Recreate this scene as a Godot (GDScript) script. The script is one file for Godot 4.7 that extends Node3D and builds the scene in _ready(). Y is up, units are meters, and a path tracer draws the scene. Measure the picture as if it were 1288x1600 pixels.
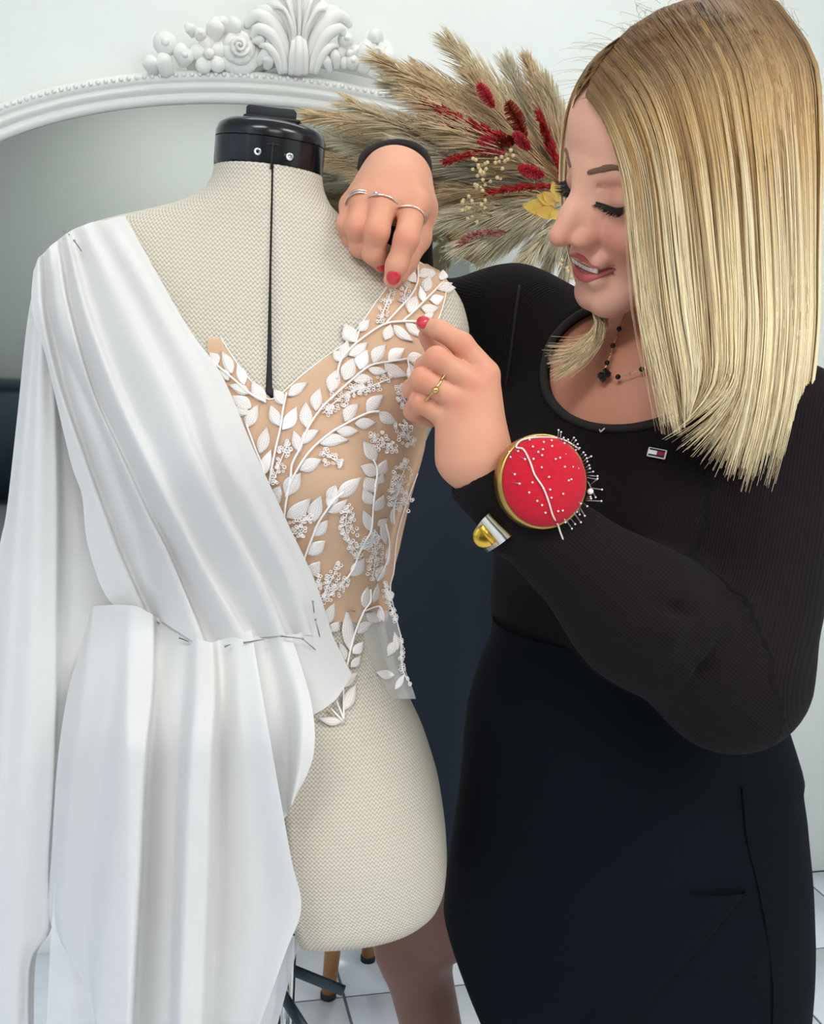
extends Node3D

const F := 1640.243
const CP := Vector3(0, 1.42, 0)
var CB := Basis(Vector3.RIGHT, deg_to_rad(-10.0)) * Basis(Vector3.BACK, deg_to_rad(3.0))
var rng := RandomNumberGenerator.new()
var mats := {}
const V3 := Vector3.ZERO

# ---------------------------------------------------------------- mesh builder
class MB:
	var v := PackedVector3Array()
	var uv := PackedVector2Array()
	var c := PackedColorArray()
	var i := PackedInt32Array()
	var col := Color.WHITE
	func vert(p: Vector3, t := Vector2.ZERO) -> int:
		v.append(p); uv.append(t); c.append(col)
		return v.size() - 1
	func tri(a: int, b: int, d: int) -> void:
		i.append(a); i.append(b); i.append(d)
	func quad(a: int, b: int, d: int, e: int) -> void:
		tri(a, b, d); tri(a, d, e)
	# a sheet of w x h points
	func grid(P: PackedVector3Array, w: int, h: int, us := 1.0, vs := 1.0, closed := false, flip := false) -> void:
		var b := v.size()
		for y in h:
			for x in w:
				vert(P[y * w + x], Vector2(us * x / (w - 1), vs * y / (h - 1)))
		for y in h - 1:
			for x in (w if closed else w - 1):
				var x2 := (x + 1) % w
				if flip:
					quad(b + y * w + x, b + y * w + w + x, b + y * w + w + x2, b + y * w + x2)
				else:
					quad(b + y * w + x, b + y * w + x2, b + y * w + w + x2, b + y * w + w + x)
	# a tube along points; radii per point; squash flattens along 'flat'
	func tube(P: Array, R: Array, sides := 6, squash := 1.0, flat := Vector3.ZERO, cap := true) -> void:
		var n := P.size()
		var b := v.size()
		var side := Vector3.ZERO
		for k in n:
			var t: Vector3 = (P[mini(k + 1, n - 1)] - P[maxi(k - 1, 0)]).normalized()
			if flat != Vector3.ZERO:
				side = t.cross(flat).normalized()
			elif k == 0:
				side = t.cross(Vector3(0.31, 0.83, 0.46)).normalized()
			else:
				side = (side - t * side.dot(t)).normalized()
			var up := t.cross(side).normalized()
			var r: float = R[k] if R.size() > 1 else R[0]
			for s in sides:
				var an := TAU * s / sides
				vert(P[k] + side * cos(an) * r + up * sin(an) * r * squash, Vector2(float(s) / sides, float(k) / n))
		for k in n - 1:
			for s in sides:
				var s2 := (s + 1) % sides
				quad(b + k * sides + s, b + k * sides + s2, b + (k + 1) * sides + s2, b + (k + 1) * sides + s)
		if cap:
			var c0 := vert(P[0]); var c1 := vert(P[n - 1])
			for s in sides:
				var s2 := (s + 1) % sides
				tri(c0, b + s2, b + s)
				tri(c1, b + (n - 1) * sides + s, b + (n - 1) * sides + s2)
	func ball(o: Vector3, bas: Basis, rings := 6, seg := 8) -> void:
		var b := v.size()
		for y in rings + 1:
			var th := PI * y / rings
			for x in seg:
				var ph := TAU * x / seg
				vert(o + bas * Vector3(sin(th) * cos(ph), cos(th), sin(th) * sin(ph)), Vector2(float(x) / seg, float(y) / rings))
		for y in rings:
			for x in seg:
				var x2 := (x + 1) % seg
				quad(b + y * seg + x, b + y * seg + x2, b + y * seg + seg + x2, b + y * seg + seg + x)
	# lathe round the y axis of a transform; profile points (radius, height)
	func lathe(T: Transform3D, prof: Array, seg := 24, sx := 1.0, sz := 1.0) -> void:
		var b := v.size()
		var n := prof.size()
		for k in n:
			for s in seg:
				var an := TAU * s / seg
				vert(T * Vector3(cos(an) * prof[k].x * sx, prof[k].y, sin(an) * prof[k].x * sz), Vector2(float(s) / seg, float(k) / n))
		for k in n - 1:
			for s in seg:
				var s2 := (s + 1) % seg
				quad(b + k * seg + s, b + (k + 1) * seg + s, b + (k + 1) * seg + s2, b + k * seg + s2)
	func box(T: Transform3D, s: Vector3, bev := 0.0) -> void:
		# a bevelled block as three crossing slabs' hull: eight corners, each of three points
		var h := s * 0.5
		if bev <= 0.0:
			bev = minf(h.x, minf(h.y, h.z)) * 0.12
		var id := {}
		for a in [-1, 1]:
			for b2 in [-1, 1]:
				for d in [-1, 1]:
					var q := Vector3(a * h.x, b2 * h.y, d * h.z)
					id[[a, b2, d, 0]] = vert(T * (q - Vector3(0, b2 * bev, d * bev)), Vector2(q.z, q.y))
					id[[a, b2, d, 1]] = vert(T * (q - Vector3(a * bev, 0, d * bev)), Vector2(q.x, q.z))
					id[[a, b2, d, 2]] = vert(T * (q - Vector3(a * bev, b2 * bev, 0)), Vector2(q.x, q.y))
		var cc := T.origin
		var faces := []
		for a in [-1, 1]:
			faces.append([id[[a, -1, -1, 0]], id[[a, 1, -1, 0]], id[[a, 1, 1, 0]], id[[a, -1, 1, 0]]])
			faces.append([id[[-1, a, -1, 1]], id[[1, a, -1, 1]], id[[1, a, 1, 1]], id[[-1, a, 1, 1]]])
			faces.append([id[[-1, -1, a, 2]], id[[1, -1, a, 2]], id[[1, 1, a, 2]], id[[-1, 1, a, 2]]])
			for b2 in [-1, 1]:
				faces.append([id[[a, b2, -1, 0]], id[[a, b2, 1, 0]], id[[a, b2, 1, 1]], id[[a, b2, -1, 1]]])
				faces.append([id[[a, -1, b2, 0]], id[[a, 1, b2, 0]], id[[a, 1, b2, 2]], id[[a, -1, b2, 2]]])
				faces.append([id[[-1, a, b2, 1]], id[[1, a, b2, 1]], id[[1, a, b2, 2]], id[[-1, a, b2, 2]]])
				for d in [-1, 1]:
					faces.append([id[[a, b2, d, 0]], id[[a, b2, d, 1]], id[[a, b2, d, 2]]])
		for fc in faces:
			var nn: Vector3 = (v[fc[2]] - v[fc[0]]).cross(v[fc[1]] - v[fc[0]])
			var flip: bool = nn.dot(v[fc[0]] + v[fc[2]] - cc * 2.0) < 0.0
			for k in fc.size() - 2:
				if flip: tri(fc[0], fc[k + 2], fc[k + 1])
				else: tri(fc[0], fc[k + 1], fc[k + 2])
	func mesh(smooth := true) -> ArrayMesh:
		if v.is_empty():
			return ArrayMesh.new()
		var a := []
		a.resize(Mesh.ARRAY_MAX)
		a[Mesh.ARRAY_VERTEX] = v; a[Mesh.ARRAY_TEX_UV] = uv; a[Mesh.ARRAY_COLOR] = c; a[Mesh.ARRAY_INDEX] = i
		var st := SurfaceTool.new()
		st.create_from_arrays(a)
		if not smooth:
			st.set_smooth_group(-1)
			st.deindex()
			var b := st.commit_to_arrays()
			var nv: PackedVector3Array = b[Mesh.ARRAY_VERTEX]
			var nn := PackedVector3Array()
			nn.resize(nv.size())
			for k in range(0, nv.size(), 3):
				var m := (nv[k + 2] - nv[k]).cross(nv[k + 1] - nv[k]).normalized()
				nn[k] = m; nn[k + 1] = m; nn[k + 2] = m
			b[Mesh.ARRAY_NORMAL] = nn
			var am := ArrayMesh.new()
			am.add_surface_from_arrays(Mesh.PRIMITIVE_TRIANGLES, b)
			return am
		st.generate_normals()
		return st.commit()

# ---------------------------------------------------------------- signed distance bodies, meshed as surface nets
class Prim:
	var ball := false
	var a: Vector3
	var b: Vector3
	var ab: Vector3
	var il := 0.0
	var ra := 0.0
	var rb := 0.0
	var inv: Basis
	var rad: Vector3
	var g := 0
	var tag := 0
	var kk := 0.0   # its own softness of joint
	func d(p: Vector3) -> float:
		if ball:
			var q := inv * (p - a)
			var q1 := q / rad
			var k0 := q1.length()
			var k1 := (q1 / rad).length()
			return k0 * (k0 - 1.0) / maxf(k1, 1e-6) if k0 > 1e-4 else -minf(rad.x, minf(rad.y, rad.z))
		var pa := p - a
		var t := clampf(pa.dot(ab) * il, 0.0, 1.0)
		return (pa - ab * t).length() - (ra + (rb - ra) * t)

func cap(a: Vector3, b: Vector3, ra: float, rb: float, g := 0, tag := 0) -> Prim:
	var p := Prim.new()
	p.a = a; p.b = b; p.ab = b - a; p.il = 1.0 / maxf(p.ab.length_squared(), 1e-9); p.ra = ra; p.rb = rb; p.g = g; p.tag = tag
	return p

func ell(o: Vector3, bas: Basis, rad: Vector3, g := 0, tag := 0) -> Prim:
	var p := Prim.new()
	p.ball = true; p.a = o; p.inv = bas.orthonormalized().inverse(); p.rad = rad; p.g = g; p.tag = tag
	return p

static func smin(a: float, b: float, k: float) -> float:
	var h := maxf(k - absf(a - b), 0.0) / k
	return minf(a, b) - h * h * k * 0.25

# group 0 melts together; every other group melts only into group 0
func field(pr: Array, subs: Array, k: float, kg: float, ks: float, off: float, p: Vector3) -> float:
	var d0 := 10.0
	var groups := {}
	for q: Prim in pr:
		var e: float = q.d(p)
		if q.g == 0:
			d0 = smin(d0, e, q.kk if q.kk > 0.0 else k)
		else:
			groups[q.g] = smin(groups[q.g], e, kg) if groups.has(q.g) else e
	var d := d0
	for g in groups:
		d = minf(d, smin(d0, groups[g], kg))
	d -= off
	for q: Prim in subs:
		d = -smin(-d, q.d(p), ks)
	return d

func nets(pr: Array, subs: Array, cell: float, k: float, kg: float, ks: float, off: float, mb: MB, paint = null, keep = null) -> void:
	var lo := Vector3.ONE * 1e9
	var hi := -lo
	for q: Prim in pr:
		if q.ball:
			var r := maxf(q.rad.x, maxf(q.rad.y, q.rad.z))
			lo = lo.min(q.a - Vector3.ONE * r); hi = hi.max(q.a + Vector3.ONE * r)
		else:
			var r := maxf(q.ra, q.rb)
			lo = lo.min(q.a.min(q.b) - Vector3.ONE * r); hi = hi.max(q.a.max(q.b) + Vector3.ONE * r)
	var pad := cell * 3.0 + k * 0.5 + off
	lo -= Vector3.ONE * pad; hi += Vector3.ONE * pad
	const BS := 4
	var nb := Vector3i(((hi - lo) / (cell * BS)).ceil())
	var nx := nb.x * BS + 1
	var ny := nb.y * BS + 1
	var nz := nb.z * BS + 1
	var G := PackedFloat32Array()
	G.resize(nx * ny * nz)
	G.fill(1.0)
	var hd := cell * BS * 0.87
	var blocks: Array[Vector3i] = []
	for bz in nb.z:
		for by in nb.y:
			for bx in nb.x:
				var ctr := lo + (Vector3(bx, by, bz) + Vector3.ONE * 0.5) * cell * BS
				var near := []
				var dm := 10.0
				for q: Prim in pr:
					var e: float = q.d(ctr)
					if q.ball:
						e *= 0.8 if e > 0.0 else 1.0
					dm = minf(dm, e)
					if e < hd + k + off + cell:
						near.append(q)
				if dm > hd + k * 0.35 + off + cell:
					continue
				var sub := []
				for q: Prim in subs:
					if q.d(ctr) < hd + ks + cell * 2.0:
						sub.append(q)
				if dm < -hd * 1.25 - cell and sub.is_empty():
					for z in BS:
						for y in BS:
							var o := ((bz * BS + z) * ny + by * BS + y) * nx + bx * BS
							for x in BS:
								G[o + x] = -1.0
					continue
				blocks.append(Vector3i(bx, by, bz))
				for z in BS:
					for y in BS:
						var o := ((bz * BS + z) * ny + by * BS + y) * nx + bx * BS
						for x in BS:
							G[o + x] = field(near, sub, k, kg, ks, off, lo + Vector3(bx * BS + x, by * BS + y, bz * BS + z) * cell)
	var id := {}
	var corner := [0, 1, nx, nx + 1, nx * ny, nx * ny + 1, nx * ny + nx, nx * ny + nx + 1]
	var stray := {}
	for bl in blocks:
		for z in range(bl.z * BS - 1, bl.z * BS + BS):
			for y in range(bl.y * BS - 1, bl.y * BS + BS):
				for x in range(bl.x * BS - 1, bl.x * BS + BS):
					if x < 0 or y < 0 or z < 0 or x >= nx - 1 or y >= ny - 1 or z >= nz - 1:
						continue
					var o := (z * ny + y) * nx + x
					if id.has(o):
						continue
					var m := 0
					for cc in 8:
						if G[o + corner[cc]] < 0.0:
							m += 1
					if m == 0 or m == 8:
						continue
					var s := Vector3.ZERO
					var n := 0
					for cc in 8:
						var fa := G[o + corner[cc]]
						for ax in 3:
							if cc & (1 << ax):
								continue
							var fb := G[o + corner[cc | (1 << ax)]]
							if (fa < 0.0) != (fb < 0.0):
								var t := fa / (fa - fb)
								var q := Vector3(cc & 1, (cc >> 1) & 1, (cc >> 2) & 1)
								q[ax] = t
								s += q; n += 1
					var P := lo + (Vector3(x, y, z) + s / n) * cell
					if keep != null and not keep.call(P):
						stray[o] = true
						continue
					if paint != null:
						var r: Array = paint.call(P)
						mb.col = r[0]
						id[o] = mb.vert(P, r[1])
					else:
						id[o] = mb.vert(P)
	var st := [1, nx, nx * ny]
	for o: int in id:
		for ax in 3:
			# edge from the cell's low corner along ax
			var fa := G[o]
			var fb := G[o + st[ax]]
			if (fa < 0.0) == (fb < 0.0):
				continue
			var u: int = st[(ax + 1) % 3]
			var w: int = st[(ax + 2) % 3]
			if not (id.has(o - u) and id.has(o - w) and id.has(o - u - w)):
				continue
			if fa < 0.0:
				mb.quad(id[o], id[o - w], id[o - u - w], id[o - u])
			else:
				mb.quad(id[o], id[o - u], id[o - u - w], id[o - w])

# first point where the ray through a spot of the view meets a body
func hit(pr: Array, px: float, py: float, z0: float, k := 0.03, off := 0.0) -> Vector3:
	var z := z0
	for n in 200:
		var p := w(px, py, z)
		var d := field(pr, [], k, k, 0.001, off, p)
		if d < 0.0006:
			return p
		z -= maxf(d * 0.8, 0.0006)
		if z < z0 - 0.6:
			break
	return w(px, py, z0 - 0.1)

# ---------------------------------------------------------------- small helpers
func w(px: float, py: float, z: float) -> Vector3:
	var d := CB * Vector3((px - 644.0) / F, -(py - 800.0) / F, -1.0)
	return CP + d * (z / d.z)

func part(called: String, m, material: Material, parent: Node = self) -> MeshInstance3D:
	var o := MeshInstance3D.new()
	o.name = called
	o.mesh = m.mesh() if m is MB else m
	if o.mesh.get_surface_count() > 0:
		o.set_surface_override_material(0, material) if false else o.mesh.surface_set_material(0, material)
	parent.add_child(o, true)
	return o

func numbered(called: String) -> String:
	if not has_node(called):
		return called
	var k := 1
	while has_node("%s_%03d" % [called, k]):
		k += 1
	return "%s_%03d" % [called, k]

func tag(o: Node, label: String, category := "", group := "", kind := "") -> Node:
	o.set_meta("label", label)
	if category: o.set_meta("category", category)
	if group: o.set_meta("group", group)
	if kind: o.set_meta("kind", kind)
	return o

func thing(called: String, label: String, category: String, at := Vector3.ZERO, group := "") -> Node3D:
	var o := Node3D.new()
	o.name = numbered(called)
	add_child(o)
	o.position = at
	tag(o, label, category, group)
	return o

func mat(key: String, col: Color, rough := 0.7, metal := 0.0) -> StandardMaterial3D:
	if mats.has(key):
		return mats[key]
	var m := StandardMaterial3D.new()
	m.resource_name = key
	m.albedo_color = col
	m.roughness = rough
	m.metallic = metal
	mats[key] = m
	return m

func c8(r: int, g: int, b: int, a := 255) -> Color:
	return Color8(r, g, b, a)

func lin(r: int, g: int, b: int) -> Color:
	return Color8(r, g, b).srgb_to_linear()

func frame_to(y: Vector3, hint := Vector3(0.2, 0.1, 1)) -> Basis:
	var yy := y.normalized()
	var x := yy.cross(hint).normalized()
	return Basis(x, yy, x.cross(yy))

# points along a Catmull-Rom curve through P
func curve(P: Array, n: int) -> Array:
	var out := []
	var m := P.size()
	for k in n:
		var f := float(k) / (n - 1) * (m - 1)
		var i := mini(int(f), m - 2)
		out.append(cat(P[maxi(i - 1, 0)], P[i], P[i + 1], P[mini(i + 2, m - 1)], f - i))
	return out

func cat(a, b, c, d, t: float):
	return (b * 2.0 + (c - a) * t + (a * 2.0 - b * 5.0 + c * 4.0 - d) * t * t + (b * 3.0 - a - c * 3.0 + d) * t * t * t) * 0.5

# table look-up: rows sorted by the first column
func look(T: Array, x: float) -> Array:
	if x <= T[0][0]: return T[0]
	for k in T.size() - 1:
		if x <= T[k + 1][0]:
			var t: float = (x - T[k][0]) / (T[k + 1][0] - T[k][0])
			var a: Array = T[maxi(k - 1, 0)]
			var d: Array = T[mini(k + 2, T.size() - 1)]
			var r := []
			for j in T[k].size():
				var lin_: float = lerpf(T[k][j], T[k + 1][j], t)
				r.append(lerpf(lin_, cat(float(a[j]), float(T[k][j]), float(T[k + 1][j]), float(d[j]), t), 0.6))
			return r
	return T[-1]

# ---------------------------------------------------------------- the order of building
func _ready() -> void:
	rng.seed = 7
	camera_and_light()
	materials()
	room()
	mirror()
	background_furniture()
	added_garment_rail()
	dress_form()
	drape()
	lace()
	woman()
	accessories()
	flowers()

func camera_and_light() -> void:
	var cam := Camera3D.new()
	cam.name = "camera"
	cam.fov = 52.0
	cam.near = 0.05
	cam.far = 60.0
	cam.transform = Transform3D(CB, CP)
	add_child(cam)
	cam.current = true
	var e := Environment.new()
	e.background_mode = Environment.BG_SKY
	var sm := ProceduralSkyMaterial.new()
	sm.sky_top_color = Color(0.55, 0.7, 0.95)
	sm.sky_horizon_color = Color(0.86, 0.91, 0.97)
	sm.ground_bottom_color = Color(0.5, 0.48, 0.45)
	sm.ground_horizon_color = Color(0.8, 0.82, 0.84)
	sm.sky_energy_multiplier = 1.2
	var sky := Sky.new()
	sky.sky_material = sm
	e.sky = sky
	e.tonemap_mode = Environment.TONE_MAPPER_LINEAR
	e.tonemap_exposure = 1.0
	e.sdfgi_enabled = true
	e.ssao_enabled = true
	e.ssil_enabled = true
	var we := WorldEnvironment.new()
	we.name = "environment"
	we.environment = e
	add_child(we)
	# unseen ceiling panels added as fill light, one to brighten the mirror wall
	for q in FILL_PANELS:
		var l := AreaLight3D.new()
		l.name = "fill_panel_light"
		l.area_size = Vector2(q[2], q[3])
		l.light_color = Color(1.0, 0.995, 0.985)
		l.light_energy = q[4]
		l.area_normalize_energy = true
		l.shadow_enabled = true
		l.set("area_range", 12.0)
		l.transform = room_tf() * Transform3D(Basis(Vector3.RIGHT, -PI / 2), Vector3(q[0], CEIL - 0.035, q[1]))
		add_child(l, true)

const CEIL := 3.25
const YAW := 14.0
const ORG := Vector3(-0.27, 0, -2.3)
const XL := -2.3
const XR := 2.2
const ZF := 6.2
# x, z in the room's own frame, size, energy
const FILL_PANELS := [[-1.3, 3.1, 1.2, 0.6, 4.0], [1.3, 3.1, 1.2, 0.6, 4.3], [0.1, 5.2, 1.6, 0.6, 4.6], [0.2, 0.62, 1.8, 0.3, 0.75]]

func room_tf() -> Transform3D:
	return Transform3D(Basis(Vector3.UP, deg_to_rad(YAW)), ORG)

func noise_tex(freq: float, a: Color, b: Color, size := 256) -> NoiseTexture2D:
	var n := FastNoiseLite.new()
	n.seed = 3
	n.frequency = freq
	n.fractal_octaves = 4
	var t := NoiseTexture2D.new()
	t.width = size; t.height = size
	t.seamless = true
	t.noise = n
	var g := Gradient.new()
	g.set_color(0, a); g.set_color(1, b)
	t.color_ramp = g
	return t

func img_tex(w_: int, h_: int, fn: Callable) -> ImageTexture:
	var im := Image.create(w_, h_, false, Image.FORMAT_RGBA8)
	for y in h_:
		for x in w_:
			im.set_pixel(x, y, fn.call(float(x) / w_, float(y) / h_))
	return ImageTexture.create_from_image(im)

func materials() -> void:
	var m := mat("wall_paint", c8(241, 245, 242), 0.85)
	m.albedo_texture = noise_tex(0.01, c8(250, 250, 250), c8(255, 255, 255))
	m.uv1_triplanar = true
	m = mat("mirror_paint", c8(240, 240, 236), 0.42)
	m = mat("mirror_silver", c8(206, 209, 208), 0.03, 1.0)
	# coarse linen: 8 x 8 basket weave per tile
	var weave := func(u: float, v: float, tall: bool) -> Color:
		var x := u * 8.0
		var y := v * 8.0
		var odd := (int(x) + int(y)) % 2 == 1
		var fx := absf(fposmod(x, 1.0) - 0.5) * 2.0
		var fy := absf(fposmod(y, 1.0) - 0.5) * 2.0
		var along := fy if odd else fx
		var across := fx if odd else fy
		var h := (1.0 - pow(across, 3.0)) * (1.0 - 0.55 * pow(along, 2.0))
		if tall:
			return Color(h, h, h)
		var shade := lerpf(0.62, 1.0, smoothstep(0.0, 0.55, h))
		var warm := 0.04 * sin(TAU * (int(x) * 3 + int(y) * 5) / 8.0)
		return Color(shade, shade * (0.985 - (1.0 - shade) * 0.06), shade * (0.955 - (1.0 - shade) * 0.16) - warm * 0.2)
	m = mat("linen", c8(216, 211, 202), 0.92)
	m.albedo_texture = img_tex(128, 128, weave.bind(false))
	m.heightmap_enabled = true
	m.heightmap_texture = img_tex(128, 128, weave.bind(true))
	m.heightmap_scale = 0.05
	m.uv1_scale = Vector3(1, 1, 1) / 0.0225
	m = mat("black_plastic", c8(17, 19, 24), 0.2)
	m.metallic_specular = 0.45
	m = mat("black_core", c8(26, 28, 34), 0.7)
	m = mat("chrome", c8(215, 215, 215), 0.14, 1.0)
	m = mat("steel_pin", c8(150, 150, 150), 0.3, 0.9)
	m = mat("black_steel", c8(18, 42, 56), 0.5)
	m = mat("oak", c8(190, 140, 92), 0.5)
	m.albedo_texture = noise_tex(0.02, c8(190, 170, 150), c8(255, 250, 245))
	m.uv1_triplanar = true
	m.uv1_scale = Vector3(6, 0.6, 6)
	m = mat("chiffon", c8(227, 226, 225), 0.75)
	m.transparency = BaseMaterial3D.TRANSPARENCY_ALPHA
	m.albedo_color.a = 0.95
	m.backlight_enabled = true
	m.backlight = Color(0.55, 0.55, 0.55)
	m.cull_mode = BaseMaterial3D.CULL_DISABLED
	m = mat("chiffon_single", c8(233, 233, 235), 0.75)
	m.transparency = BaseMaterial3D.TRANSPARENCY_ALPHA
	m.albedo_color.a = 0.8
	m.backlight_enabled = true
	m.backlight = Color(0.6, 0.6, 0.6)
	m.cull_mode = BaseMaterial3D.CULL_DISABLED
	m = mat("tulle", c8(228, 186, 152), 0.8)
	m.transparency = BaseMaterial3D.TRANSPARENCY_ALPHA
	m.albedo_color.a = 0.72
	m = mat("tulle_white", c8(240, 238, 236), 0.8)
	m.transparency = BaseMaterial3D.TRANSPARENCY_ALPHA
	m.albedo_color.a = 0.35
	var sequin := func(u: float, v: float, tall: bool) -> Color:
		var x := u * 4.0
		var y := v * 4.0 + (0.5 if int(x) % 2 == 1 else 0.0)
		var r := Vector2(fposmod(x, 1.0) - 0.5, fposmod(y, 1.0) - 0.5).length() * 2.0
		var h := clampf(1.0 - r * r, 0.0, 1.0) - (0.8 if r < 0.28 else 0.0)
		if tall:
			return Color(maxf(h, 0), maxf(h, 0), maxf(h, 0))
		var s := lerpf(0.86, 1.0, smoothstep(0.05, 0.5, h))
		return Color(s, s * 0.985, s * 0.975)
	m = mat("sequin", c8(250, 246, 244), 0.5)
	m.albedo_texture = img_tex(64, 64, sequin.bind(false))
	m.heightmap_enabled = true
	m.heightmap_texture = img_tex(64, 64, sequin.bind(true))
	m.heightmap_scale = 0.018
	m.uv1_scale = Vector3(1, 1, 1) / 0.0090
	m = mat("embroidery", c8(248, 243, 240), 0.6)
	m = mat("pearl", c8(246, 242, 240), 0.22)
	m = mat("skin", c8(255, 255, 255), 0.5)
	m.vertex_color_use_as_albedo = true
	m.subsurf_scatter_enabled = true
	m.subsurf_scatter_strength = 0.12
	m.metallic_specular = 0.4
	m = mat("lip", c8(204, 104, 100), 0.4)
	m = mat("tooth", c8(245, 238, 230), 0.25)
	m = mat("mouth", c8(110, 45, 42), 0.6)
	m = mat("nail_polish", c8(205, 12, 40), 0.12)
	m.clearcoat_enabled = true
	m = mat("brow", c8(118, 86, 68), 0.85)
	m = mat("lash", c8(16, 13, 13), 0.6)
	m = mat("hair", c8(255, 255, 255), 0.46)
	m.vertex_color_use_as_albedo = true
	m.metallic_specular = 0.5
	var rib := func(u: float, _v: float, tall: bool) -> Color:
		var h := 0.5 + 0.5 * cos(TAU * u)
		if tall:
			return Color(h, h, h)
		var s := lerpf(0.78, 1.0, h)
		return Color(s, s, s)
	m = mat("rib_knit", c8(29, 23, 26), 0.9)
	m.metallic_specular = 0.25
	m.albedo_texture = img_tex(32, 4, rib.bind(false))
	m.heightmap_enabled = true
	m.heightmap_texture = img_tex(32, 4, rib.bind(true))
	m.heightmap_scale = 0.03
	m.rim_enabled = true
	m.rim = 0.1
	m = mat("knit_trim", c8(34, 29, 31), 0.9)
	m = mat("skirt_cloth", c8(5, 10, 18), 0.85)
	m.metallic_specular = 0.25
	m = mat("thread", c8(60, 70, 82), 0.8)
	m = mat("silver", c8(222, 216, 205), 0.2, 1.0)
	m = mat("gold", c8(222, 178, 70), 0.22, 1.0)
	m = mat("brass", c8(190, 160, 92), 0.3, 1.0)
	m = mat("ring_gold", c8(214, 188, 130), 0.2, 1.0)
	m = mat("red_velvet", c8(205, 12, 42), 0.95)
	m.rim_enabled = true
	m.rim = 0.5
	m.albedo_texture = noise_tex(0.05, c8(225, 225, 225), c8(255, 255, 255))
	m.uv1_triplanar = true
	m.uv1_scale = Vector3(14, 14, 14)
	m = mat("white_thread", c8(236, 222, 216), 0.8)
	m = mat("bead_black", c8(14, 12, 14), 0.12)
	m = mat("patch_white", c8(240, 240, 240), 0.8)
	m = mat("patch_red", c8(150, 28, 48), 0.8)
	m = mat("patch_navy", c8(24, 28, 52), 0.8)
	m = mat("plume", c8(255, 255, 255), 0.9)
	m.vertex_color_use_as_albedo = true
	m.metallic_specular = 0.2
	m.backlight_enabled = true
	m.backlight = Color(0.9, 0.9, 0.9)
	m = mat("tile", c8(232, 238, 247), 0.2)
	m.albedo_texture = noise_tex(0.02, c8(238, 238, 238), c8(255, 255, 255))
	m = mat("grout", c8(110, 112, 118), 0.9)
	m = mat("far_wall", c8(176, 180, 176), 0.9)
	m = mat("teal_cabinet", c8(10, 38, 52), 0.6)
	m = mat("teal_cloth", c8(9, 26, 42), 0.8)
	m = mat("fill_panel_glow", c8(255, 255, 255), 0.5)  # glow of the added ceiling fill panels
	m.emission_enabled = true
	m.emission = Color(1.0, 0.995, 0.985)
	m.emission_energy_multiplier = 2.0
	m = mat("white_metal", c8(235, 235, 235), 0.4)
	m = mat("pane", c8(240, 246, 246, 20), 0.02)
	m.transparency = BaseMaterial3D.TRANSPARENCY_ALPHA

func slab(called: String, lo: Vector3, hi: Vector3, m: Material, parent: Node = self) -> MeshInstance3D:
	var b := MB.new()
	b.box(Transform3D(Basis(), (lo + hi) * 0.5), hi - lo, 0.002)
	var o := part(called, b, m, parent)
	if parent == self:
		o.transform = room_tf()
		o.set_meta("kind", "structure")
	return o

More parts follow.
